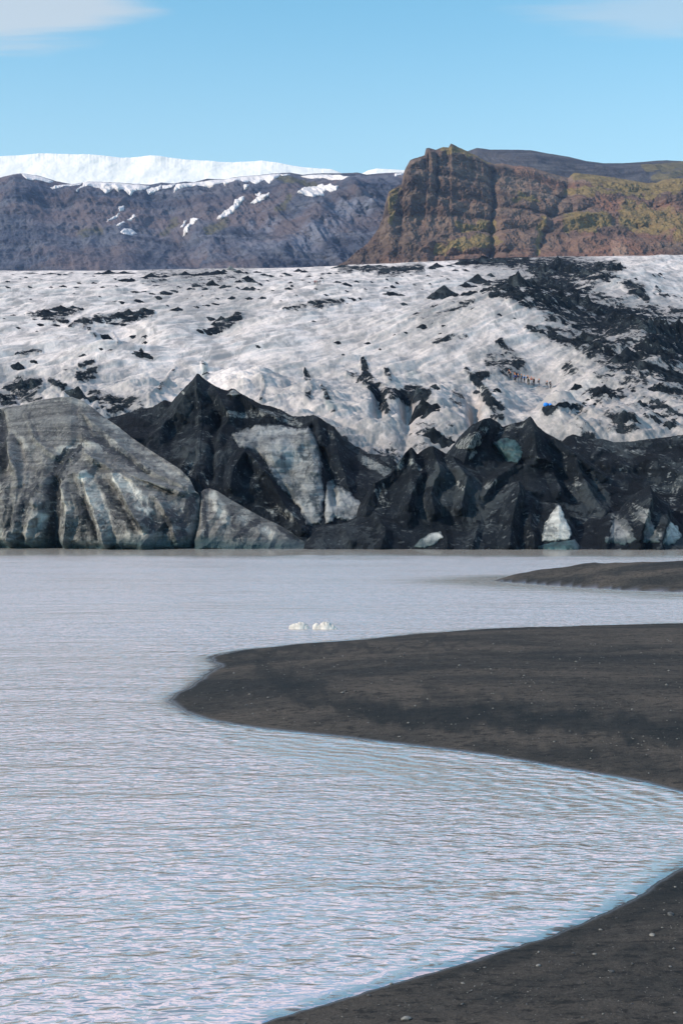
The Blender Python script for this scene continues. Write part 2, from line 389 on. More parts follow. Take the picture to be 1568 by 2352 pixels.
# ------------------------------------------------------------------ mountains
def far_disp(u, v, s, x, Y, z):
    e = sstep(1.02, .9, s)
    w = 90*fbm(x*.0016, z*.0016, 2., 4, ridged=True)*sstep(1.0, .8, s)
    w = w+45*fbm(x*.009+z*.006, z*.0028, 5., 5, ridged=True)*e
    w = w+16*fbm(x*.03+z*.012, z*.022, 7., 5, .0+2.07, .6, ridged=True)*e
    st = z*.029+2.2*fbm(x*.003, z*.003, 9., 4)
    w = w+12*(np.abs((st % 1)-.5)*2)**.7*e*np.clip(fbm(x*.004, z*.01, 12., 3)*2+.4, 0, 1.4)
    return w
crestL = [(-700, 430), (-350, 415), (-150, 420)]+pts1([(0, 203), (60, 190), (105, 185), (180, 195), (260, 220), (330, 235), (380, 228), (410, 222), (500, 226), (570, 230), (690, 237), (740, 227), (800, 232), (850, 222), (890, 225), (950, 209), (1010, 212), (1040, 212), (1080, 202), (1180, 194), (1270, 185), (1330, 180), (1390, 190), (1440, 186), (1568, 184)])+pts2([(70, 181), (115, 190), (160, 186), (240, 182), (285, 182), (500, 190), (900, 220)])
farM = Relief(crestL, [(-700, 665), (1300, 660)], [(-700, 3300), (1300, 2950)], [(-700, 2500), (1300, 2350)], .95, far_disp,
              lip=lambda u: 1.3*fbm(u*.06, 0*u, 4., 4))
far_moss = [([(640, 415, 14), (690, 425, 14), (725, 430, 8)], .6), ([(665, 470, 10), (640, 500, 8)], .45), ([(520, 525, 16), (480, 545, 10)], .45), ([(400, 510, 14), (380, 540, 10)], .4), ([(200, 550, 12), (240, 545, 12)], .35)]
farM.build('far_mountain', M['far_rock'], -600, 1150, 900, 260, 900, {
    'moss': lambda U, V: strokes(U, V, far_moss, 8), 'pale': lambda U, V: strokes(U, V, [([(590, 530, 18), (640, 525, 12)], .8), ([(700, 580, 30), (784, 510, 25), (850, 480, 14)], .7), ([(470, 590, 30), (640, 590, 20)], .45)], 8)}, drop=.05,
    label='long blue grey far mountain wall under the cloud bank with snow patches along its crest', cat='mountain')
def near_disp(u, v, s, x, Y, z):
    e = sstep(1.02, .92, s)
    w = 34*fbm(x*.0035, z*.003, 22., 4, ridged=True)*e
    w = w+13*fbm(x*.010+z*.003, z*.010, 25., 5, ridged=True)*e
    w = w+9*fbm(x*.05, z*.045, 27., 5, .0+2.07, .6, ridged=True)*e
    st = z*.024+1.8*fbm(x*.005, z*.004, 29., 4)
    w = w+19*(np.abs((st % 1)-.5)*2)**.6*e*np.clip(fbm(x*.007, z*.012, 32., 3)*2+.45, 0, 1.4)
    uw = u+14*fbm(v*.02, u*.01, 35., 4)
    for (a, b, wd, dp) in (((1130, 400), (1128, 600), 8, 34), ((1000, 365), (1002, 460), 4, 16), ((979, 350), (978, 440), 4, 12), ((1300, 430), (1225, 600), 10, 22)):
        ex, ey = b[0]-a[0], b[1]-a[1]; t = np.clip(((uw-a[0])*ex+(v-a[1])*ey)/(ex*ex+ey*ey), 0, 1)
        d = np.hypot(uw-a[0]-t*ex, v-a[1]-t*ey); w = w-.6*dp*np.exp(-np.abs(d/wd)**1.3)*e
    return w
crestR = pts2([(-40, 640), (0, 610), (60, 560), (120, 510), (170, 440), (190, 390), (200, 330), (215, 275), (275, 240), (285, 182), (295, 160), (315, 125), (370, 107), (383, 100), (386, 72), (400, 68), (430, 78), (465, 65), (490, 68), (500, 50), (520, 58), (560, 78), (620, 105), (660, 130), (700, 142), (740, 140), (790, 152), (820, 150), (880, 160), (960, 185), (1040, 205), (1065, 182), (1140, 190), (1230, 200), (1300, 212), (1400, 230), (1440, 228), (1490, 212), (1568, 208), (1900, 190), (2600, 230)])
nearM = Relief(crestR, [(700, 650), (2200, 640)], [(700, 1650), (930, 1830), (1300, 2050), (2200, 2200)], [(700, 1640), (900, 1600), (2200, 1600)], 1.0, near_disp,
               lip=lambda u: 1.6*fbm(u*.09, 0*u, 14., 4)*sstep(900, 930, u))
near_moss = [([(1020, 352, 10), (1060, 352, 9), (1120, 375, 5)], .95), ([(1000, 575, 8), (1060, 565, 14), (1130, 555, 14)], .85), ([(1060, 525, 10), (1125, 520, 10)], .8), ([(1170, 470, 8), (1225, 463, 8)], .7), ([(1320, 405, 14), (1420, 420, 16), (1568, 430, 20), (1700, 420, 20)], 1.), ([(1300, 445, 10), (1420, 448, 10), (1568, 440, 14)], .9), ([(1300, 520, 22), (1375, 515, 18)], .75), ([(900, 460, 12), (896, 520, 6)], .85), ([(1430, 500, 30), (1568, 530, 34)], .55), ([(1240, 520, 10), (1230, 580, 8)], .6)]
nearM.build('rock_cliff', M['near_rock'], 770, 2000, 900, 330, 500, {
    'moss': lambda U, V: strokes(U, V, near_moss, 15., .04), 'pale': lambda U, V: strokes(U, V, [([(1405, 560, 14), (1410, 590, 20)], .5)], 6)}, drop=.1,
    label='brown layered rock cliff with a jagged notched summit and mossy green ledges', cat='cliff')
crestB = pts2([(300, 200), (500, 110), (580, 82), (620, 67), (680, 75), (780, 76), (870, 78), (940, 92), (1040, 108), (1120, 128), (1200, 138), (1290, 138), (1380, 132), (1430, 127), (1490, 124), (1568, 128), (2000, 120), (2600, 150)])
backM = Relief(crestB, [(900, 520), (2200, 520)], [(900, 2900), (2200, 2900)], [(900, 2250), (2200, 2250)], .9,
               lambda u, v, s, x, Y, z: 60*fbm(x*.003, z*.004, 41., 5, ridged=True)*sstep(1.02, .85, s), lip=lambda u: .9*fbm(u*.05, 0*u, 44., 4))
backM.build('plateau_hill', M['plateau'], 930, 2000, 500, 120, 700, {
    'moss': lambda U, V: strokes(U, V, [([(1470, 395, 8), (1520, 390, 12), (1568, 385, 12), (1700, 380, 14)], .95), ([(1490, 415, 8), (1568, 405, 8)], .6)], 6), 'pale': lambda U, V: 0*U}, drop=.05,
    label='smooth dark plateau hill rising behind the jagged brown cliff', cat='hill')
SN = [('thin snow tongue on the far left rounded summit', [(105, 186), (160, 193), (215, 206), (245, 220), (235, 232), (200, 225), (150, 232), (130, 215)]),
 ('slanting snow strip just right of the left rounded summit', [(252, 264), (280, 245), (380, 230), (350, 247), (300, 260), (262, 273)]),
 ('wide ragged snow cornice with hanging teeth left of middle on far crest', [(385, 226), (420, 224), (540, 231), (640, 238), (690, 244), (660, 272), (630, 277), (610, 297), (580, 272), (560, 287), (540, 268), (505, 297), (480, 272), (440, 264), (410, 272), (383, 302), (398, 258)]),
 ('short slanting snow patch just right of the wide ragged cornice', [(680, 265), (745, 240), (737, 262), (690, 287)]),
 ('small flat snow scrap between two crest snowfields', [(750, 244), (810, 238), (797, 255), (752, 262)]),
 ('longest snow cornice along the middle of the far crest', [(808, 282), (815, 245), (860, 232), (920, 222), (990, 216), (1040, 213), (1100, 202), (1200, 194), (1290, 190), (1270, 222), (1240, 242), (1215, 217), (1180, 247), (1150, 227), (1125, 242), (1110, 222), (1060, 242), (1040, 257), (1030, 232), (980, 250), (930, 242), (880, 250), (830, 267)]),
 ('tapering snowfield on the crest above the biggest round snow patch', [(1384, 195), (1430, 191), (1500, 195), (1568, 208), (1628, 236), (1588, 256), (1540, 244), (1480, 215), (1430, 208)]),
 ('biggest isolated snow patch with ragged lobes below the crest', [(1375, 318), (1395, 290), (1415, 270), (1455, 253), (1480, 257), (1490, 270), (1520, 267), (1525, 278), (1553, 280), (1546, 302), (1520, 307), (1500, 291), (1485, 301), (1490, 321), (1455, 326), (1446, 342), (1415, 331)]),
 ('long diagonal snow gully streak in middle of the slope', [(1008, 414), (1040, 380), (1083, 350), (1088, 323), (1127, 310), (1127, 325), (1107, 345), (1087, 375), (1060, 393), (1030, 420)]),
 ('forked snow streak low on the slope left of the diagonal gully', [(843, 479), (858, 450), (878, 425), (884, 403), (922, 411), (892, 431), (872, 467)]),
 ('lone oval snow patch lowest on the far slope', [(588, 490), (598, 469), (620, 462), (642, 475), (627, 493), (605, 500)]),
 ('slim snow blade above and right of the diagonal gully', [(1158, 337), (1190, 314), (1242, 295), (1237, 311), (1200, 332), (1175, 339)]),
 ('narrow diagonal snow line above and left of the oval patch', [(513, 428), (540, 404), (567, 387), (557, 403), (530, 421)]),
 ('tiny upright snow fleck above the narrow diagonal line', [(563, 355), (582, 349), (582, 369), (566, 377)]),
 ('tiny slanted snow fleck above right of the oval patch', [(603, 416), (632, 392), (637, 402), (615, 417)]),
 ('tiny curved snow fleck directly above the oval patch', [(565, 456), (590, 429), (595, 436), (575, 457)]),
 ('tiny snow fleck below the right end of longest cornice', [(1128, 262), (1149, 256), (1141, 276), (1130, 279)]),
 ('small snow wedge where far crest meets the brown cliff', [(1812, 190), (1855, 182), (1836, 205), (1810, 216)]),
 ('tiny snow fleck just above the slim snow blade', [(1178, 298), (1202, 289), (1202, 306), (1188, 309)]),
 ('faint snow sliver just left of the forked streak', [(838, 441), (853, 411), (862, 407), (850, 442)]),
 ('small snow crumb at the right tip of longest cornice', [(1290, 193), (1332, 187), (1302, 204)])]
for lab, pl in SN:
    farM.patch('snow_patch', [(x, y+1.2) for x, y in pts1(pl)], M['snow'], 7., 60, .8, soft=5., ws=.3, grow=.8, smax=.993, label='white '+lab, cat='snow patch', group='snow patches on the far mountain')
def puff(u, v, s, x, Y, z): return 50*fbm(x*.004, z*.006, 51., 5)
cl = Relief([(-700, 360), (-200, 352)]+pts1([(0, 102), (100, 96), (190, 89), (300, 95), (400, 97), (500, 105), (560, 110), (690, 103), (740, 106), (800, 115), (860, 122), (950, 125), (1000, 130), (1080, 130), (1150, 127), (1200, 123), (1260, 132), (1340, 148), (1440, 160), (1520, 165), (1568, 182), (1620, 200)]), [(-700, 470), (900, 470)], [(-700, 7200), (900, 7200)], [(-700, 6700), (900, 6700)], .6, puff, lip=lambda u: 2.6*fbm(u*.22, 0*u, 55., 5, gain=.75)+.5*fbm(u*.02, 0*u, 57., 2))
cl.build('cloud_bank', M['cloud'], -650, 806, 1100, 90, 700, drop=.35, label='long bright white cloud bank lying behind the far mountain crest', cat='cloud')
cl2 = Relief(pts2([(60, 200), (100, 181), (125, 170), (160, 161), (200, 165), (250, 166), (290, 168), (380, 185)]), [(700, 470), (1000, 470)], [(700, 7200), (1000, 7200)], [(700, 6700), (1000, 6700)], .6, puff, lip=lambda u: 1.4*fbm(u*.12, 0*u, 58., 5, gain=.65))
cl2.build('cloud', M['cloud'], 815, 970, 160, 60, 500, drop=.35, label='small white cloud tip peeking up beside the brown cliff', cat='cloud')

# ------------------------------------------------------------------ glacier sheet
PY = np.array([150, 172, 195, 212, 228, 262, 300, 345, 400, 500, 640, 790, 860, 960, 1300.])
PV = np.array([1330, 1240, 1110, 1030, 968, 918, 878, 822, 762, 702, 653, 628, 622])
PZ = np.concatenate([CAMZ+(HZ-PV)/F*PY[:13], [146., 140.]])
EDGE_U = [-500, 0, 300, 700, 1000, 1200, 1568, 2100]; EDGE_V = [634, 630, 629, 622, 608, 600, 594, 590]
def smooth_interp(x, xp, fp):
    m = np.gradient(fp, xp); i = np.clip(np.searchsorted(xp, x)-1, 0, len(xp)-2)
    h = xp[i+1]-xp[i]; t = np.clip((x-xp[i])/h, 0, 1)
    return (2*t**3-3*t**2+1)*fp[i]+(t**3-2*t**2+t)*h*m[i]+(-2*t**3+3*t**2)*fp[i+1]+(t**3-t**2)*h*m[i+1]
HUMPS = [(1180, 440, 150, 70, 10), (1000, 400, 160, 50, 4), (330, 262, 90, 26, 4.5), (560, 285, 110, 28, 4), (150, 255, 70, 22, 3.5), (720, 262, 100, 30, 3.), (880, 275, 60, 28, 2.5), (1000, 262, 50, 26, 3), (1130, 258, 45, 24, 2.5), (1250, 300, 70, 26, -3), (1350, 330, 90, 30, 4), (1480, 350, 80, 60, 6),
         (285, 400, 55, 28, -4.5), (250, 345, 120, 30, 3), (500, 420, 60, 30, -3), (700, 560, 200, 60, 4), (200, 620, 200, 50, 3), (1420, 560, 120, 60, 7), (1500, 700, 150, 80, 4), (1090, 247, 14, 22, -4), (935, 252, 14, 22, -3.5), (870, 262, 14, 25, -3), (470, 262, 10, 20, -2.5), (1285, 250, 40, 18, 3)]
def G(u, Y):
    u = np.asarray(u, float); Y = np.asarray(Y, float)
    z = smooth_interp(Y, PY, PZ)
    z = z+(628-np.interp(u, EDGE_U, EDGE_V))/F*Y*sstep(330, 760, Y)
    x = (u-CX)/F*Y
    for (hu, hy, wu, wy, hh) in HUMPS:
        z = z+hh*np.exp(-((u-hu)/wu)**2-((Y-hy)/wy)**2)
    q = (x*.62+Y*.78); r = (-x*.78+Y*.62)
    amp = .45+.55*sstep(180, 300, Y)
    z = z+amp*2.6*fbm(q*.016, r*.045, 61., 4)*sstep(900, 700, Y)
    z = z-1.5*fbm(q*.022, r*.12, 64., 5, ridged=True)*sstep(900, 600, Y)
    low = sstep(380, 260, Y)
    z = z-low*1.5*fbm(x*.10+Y*.03, Y*.035, 67., 5, ridged=True)
    z = z+.22*fbm(q*.12, r*.5, 70., 3)-4.5*sstep(232, 206, Y)
    return z
def vG(u, Y): return HZ-(G(u, Y)-CAMZ)/Y*F
_ys = np.geomspace(205, 860, 700)
def hit(u, v):
    """first point of the ice seen along a line of sight"""
    vv = vG(np.full(_ys.shape, u), _ys); k = np.argmax(vv <= v)
    if vv[k] > v: k = int(np.argmin(vv))
    return _ys[k]
def z4(l): return [(784+x/2, 588+y/2, w) for x, y, w in l]
def z3(l): return [(x/2, 588+y/2, w) for x, y, w in l]
DEB = [(z4(a), s) for a, s in [
    ([(100, 475, 6), (115, 560, 12), (150, 610, 14), (200, 700, 16)], 1.), ([(25, 540, 5), (110, 580, 12), (230, 640, 16), (330, 650, 30), (380, 640, 18)], .95), ([(205, 520, 5), (215, 560, 8)], .8),
    ([(570, 520, 5), (600, 560, 12), (660, 550, 12)], .9), ([(600, 560, 6), (650, 610, 10), (690, 690, 12), (720, 735, 16)], .9), ([(610, 630, 7), (680, 665, 12), (720, 710, 18)], .85),
    ([(500, 660, 6), (540, 690, 9)], .7), ([(520, 630, 12), (550, 660, 12)], .75), ([(725, 400, 10), (760, 440, 10), (800, 470, 14), (810, 500, 22)], .85), ([(690, 480, 20), (740, 500, 28), (760, 530, 22)], .7), ([(690, 520, 14), (780, 540, 22), (830, 530, 14)], .6), ([(1040, 520, 20), (1080, 530, 18)], .6),
    ([(370, 300, 12), (440, 290, 14), (520, 240, 8), (620, 200, 8)], .62), ([(300, 290, 5), (420, 240, 7), (560, 200, 7)], .5), ([(430, 395, 10), (500, 390, 22), (560, 375, 12)], .55),
    ([(850, 330, 8), (920, 350, 16), (1010, 370, 22), (1080, 390, 30), (1170, 420, 40), (1240, 440, 30)], 1.), ([(690, 170, 12), (800, 180, 22), (900, 200, 34), (1000, 220, 50), (1090, 260, 55), (1180, 290, 50)], 1.), ([(1040, 300, 20), (1090, 330, 24), (1130, 380, 30)], .8), ([(1180, 260, 50), (1300, 320, 60), (1420, 340, 60), (1568, 400, 90)], 1.), ([(1230, 470, 50), (1330, 460, 60), (1450, 440, 60), (1568, 460, 80)], .85), ([(1330, 500, 30), (1450, 540, 30), (1568, 570, 30)], .8), ([(1200, 540, 30), (1290, 570, 22), (1380, 590, 20)], .6), ([(1130, 620, 10), (1210, 650, 30), (1290, 650, 12)], .8), ([(1490, 610, 25), (1568, 630, 25)], .75), ([(1270, 620, 8), (1380, 630, 16)], .6), ([(1400, 660, 20), (1480, 700, 14)], .5),
    ([(940, 720, 12), (990, 695, 10), (1030, 690, 8)], .95), ([(1060, 700, 12), (1100, 700, 8)], .85), ([(560, 20, 14), (660, 15, 22), (840, 25, 24)], .95), ([(880, 60, 26), (1000, 80, 70), (1100, 90, 46), (1250, 60, 22)], 1.), ([(730, 150, 26), (900, 150, 40), (1030, 160, 26)], 1.), ([(1300, 130, 12), (1360, 160, 24), (1400, 200, 10)], .9), ([(1500, 240, 6), (1568, 265, 14)], .7), ([(1240, 220, 8), (1330, 250, 12)], .5), ([(1440, 150, 6), (1480, 190, 10)], .6),
    ([(0, 60, 10), (120, 60, 8), (200, 60, 8)], .8), ([(170, 75, 10), (250, 70, 14), (360, 55, 14)], .8), ([(1080, 735, 10), (1150, 700, 6)], .6), ([(1230, 690, 40), (1330, 720, 30)], .6), ([(1420, 720, 30), (1568, 760, 30)], .5)]]
DEB += [(z3(a), s) for a, s in [
    ([(440, 290, 10), (560, 290, 18), (690, 268, 12)], .85), ([(130, 270, 6), (240, 270, 14), (360, 252, 8)], .85), ([(225, 288, 6), (310, 300, 7)], .8), ([(330, 320, 6), (400, 305, 16)], .8), ([(1310, 240, 7), (1400, 230, 12), (1568, 210, 10)], .7), ([(980, 320, 8), (1040, 315, 14), (1090, 280, 12), (1100, 262, 5)], .75), ([(370, 505, 8), (430, 490, 6)], .8), ([(365, 560, 14), (420, 545, 18), (440, 520, 10)], .8), ([(50, 615, 18), (110, 610, 30), (170, 600, 20), (130, 650, 20)], .85), ([(0, 660, 20), (60, 670, 14)], .8), ([(110, 665, 10), (180, 660, 10)], .7), ([(430, 640, 14), (500, 670, 22), (560, 690, 22), (620, 690, 26)], .85), ([(440, 700, 10), (520, 720, 20)], .7), ([(300, 520, 8), (350, 520, 8)], .6), ([(230, 575, 8), (290, 605, 12)], .85), ([(930, 490, 4), (945, 540, 8), (930, 570, 6)], .55), ([(800, 520, 4), (760, 580, 6), (730, 615, 8)], .55), ([(720, 610, 4), (680, 650, 5), (680, 690, 4)], .5), ([(1205, 550, 4), (1210, 600, 6), (1200, 660, 5)], .55), ([(1400, 520, 4), (1420, 580, 10), (1410, 650, 10)], .6), ([(1480, 600, 6), (1500, 650, 9), (1525, 710, 7)], .7), ([(400, 335, 4), (440, 370, 6)], .6), ([(520, 360, 3), (540, 390, 4)], .45), ([(820, 140, 20), (950, 130, 40), (1060, 110, 30)], .4), ([(700, 90, 30), (900, 85, 40), (1100, 75, 30)], .6), ([(80, 448, 5), (190, 438, 6)], .8)]]
GREY = [(z4(a), s) for a, s in [([(0, 690, 120), (500, 620, 80), (900, 680, 60), (1568, 700, 120)], .55), ([(700, 480, 60), (780, 520, 60)], .7), ([(1150, 380, 140), (1400, 480, 140), (1568, 560, 140)], .65), ([(400, 300, 60), (620, 220, 40)], .5), ([(900, 560, 40), (1100, 600, 50), (1400, 600, 60)], .6), ([(1100, 230, 60), (1400, 250, 50), (1568, 300, 40)], .5), ([(200, 390, 40), (400, 420, 40), (520, 400, 40)], .35), ([(1000, 20, 100), (700, 60, 60)], .5), ([(0, 380, 60), (100, 330, 40)], .3)]]
GREY += [(z3(a), s) for a, s in [([(0, 640, 70), (200, 640, 60), (420, 600, 50), (560, 640, 60)], .6), ([(1200, 640, 60), (1300, 560, 60), (1500, 600, 80)], .45), ([(500, 600, 40), (480, 560, 20)], .4), ([(850, 200, 70), (1100, 230, 60)], .35), ([(1050, 280, 40), (1150, 270, 20)], .6), ([(700, 640, 60), (600, 660, 50)], .5)]]
TEAL = [(z3(a), s) for a, s in [([(945, 490, 4), (938, 545, 9)], .8), ([(1500, 640, 8), (1520, 690, 10)], .6)]]+[(z4(a), s) for a, s in [([(260, 570, 8), (275, 630, 8)], .5), ([(655, 610, 10), (670, 650, 10)], .4), ([(320, 540, 12), (350, 590, 14)], .35)]]
gu = np.linspace(-420, 2000, 1250); gy = np.geomspace(165, 1300, 900)
gy = np.concatenate([np.geomspace(203, 880, 860), np.geomspace(885, 1300, 40)])
GU, GY = np.meshgrid(gu, gy)
GZ = G(GU, GY); GV = HZ-(GZ-CAMZ)/GY*F
DEB = [(a, b*(.86 if max(q[2] for q in a) > 33 else 1.)) for a, b in DEB]
deb = strokes(GU, GV, DEB, 5., .06); grey = strokes(GU, GV, GREY, 9., .03); teal = strokes(GU, GV, TEAL, 2.)
grey = np.maximum(grey, .75*sstep(262, 224, GY+9*fbm(GU*.012, GY*.03, 241., 4)))
deb = np.maximum(deb, .62*sstep(240, 216, GY+10*fbm(GU*.012, GY*.03, 243., 4)))
GZ = GZ+deb*.9*np.clip(fbm(GU*.05, GY*.3, 77., 4)+.5, 0, 2)
link('glacier', mesh_from('glacier', np.stack([(GU-CX)/F*GY, GY, GZ], -1).reshape(-1, 3), grid_faces(len(gy), len(gu)), M['glacier'], True, {'debris': deb, 'grey': grey, 'teal': teal}), kind='structure')

# ------------------------------------------------------------------ ash cones and heaps on the ice
def heap(name, peaks, label, cat, group=None, mat='ash_plain', res=None, tag_light=0., seed=None, steep=1.0):
    """peaks: (u, v of top, v of front foot, half width in survey units); one body"""
    seed = seed if seed is not None else random.random()*90
    C = []
    for (u, vt, vb, hw) in peaks:
        Y = hit(u, vb-.35*(vb-vt)); x = (u-CX)/F*Y
        h = CAMZ+(HZ-vt)/F*Y-G(u, Y); C.append((x, Y, max(.35, h), hw/F*Y))
    xs = [c[0]-c[3]*1.3 for c in C]+[c[0]+c[3]*1.3 for c in C]
    ys = [c[1]-c[3]*1.15 for c in C]+[c[1]+c[3]*1.15 for c in C]
    W = max(xs)-min(xs); D = max(ys)-min(ys); Y0 = np.mean([c[1] for c in C])
    step = res or max(.9*2.3/F*Y0, W/110)
    nx = int(np.clip(W/step, 12, 130)); ny = int(np.clip(D/step, 10, 110))
    X, Yg = np.meshgrid(np.linspace(min(xs), max(xs), nx), np.linspace(min(ys), max(ys), ny))
    wm = np.mean([c[3] for c in C])
    wx = fbm(X/wm*.9, Yg/wm*.9, seed, 3)*wm*.35; wy = fbm(X/wm*.9+50, Yg/wm*.9, seed, 3)*wm*.35
    H = np.full(X.shape, -9.)
    for (cx, cy, h, w) in C:
        a = np.arctan2(Yg+wy-cy, X+wx-cx)
        lob = 1+.16*np.cos(3*a+seed+cx)+.10*np.cos(5*a+2*seed)
        r = np.hypot(X+wx*.8-cx, (Yg+wy*.8-cy)*1.05)/(w*lob)
        r0 = np.hypot(X-cx, Yg-cy)/w
        rr = np.where(r0 < .35, r0+(r-r0)*r0/.35, r)
        H = np.maximum(H, h*(1.0-rr*(1.02+.0*rr))*np.where(rr < 1, 1-.22*steep*np.sin(np.pi*np.clip(rr, 0, 1)), 1))
    hm = max(c[2] for c in C)
    H = H+(.09 if len(C) < 4 else .24)*hm*fbm(X/wm*1.7, Yg/wm*1.7, seed+3, 5, ridged=True)*np.clip(1.25-H/hm, .2, 1)-.03*hm
    U = CX+X/Yg*F
    Z = G(U, Yg)+np.maximum(H, -.12*hm-.3)
    verts = np.stack([X, Yg, Z], -1).reshape(-1, 3)
    for th in (.02, .06, .11, .3, 99):
        f = grid_faces(ny, nx, H > -th*hm)
        if len(f) >= 4:
            f, share = biggest(f, X.size)
            if share > .93: break
    verts, f, at = compact(verts, f, {'light': np.full(X.size, tag_light)})
    return centred(name, verts, f, M[mat], at, label=label, cat=cat, group=group)
def p3(*l): return [(x/2, 588+a/2, 588+b/2, w/2) for x, a, b, w in l]
def p4(*l): return [(784+x/2, 588+a/2, 588+b/2, w/2) for x, a, b, w in l]
def p6(*l): return [(784+x/2, 857.5+a/2, 857.5+b/2, w/2) for x, a, b, w in l]
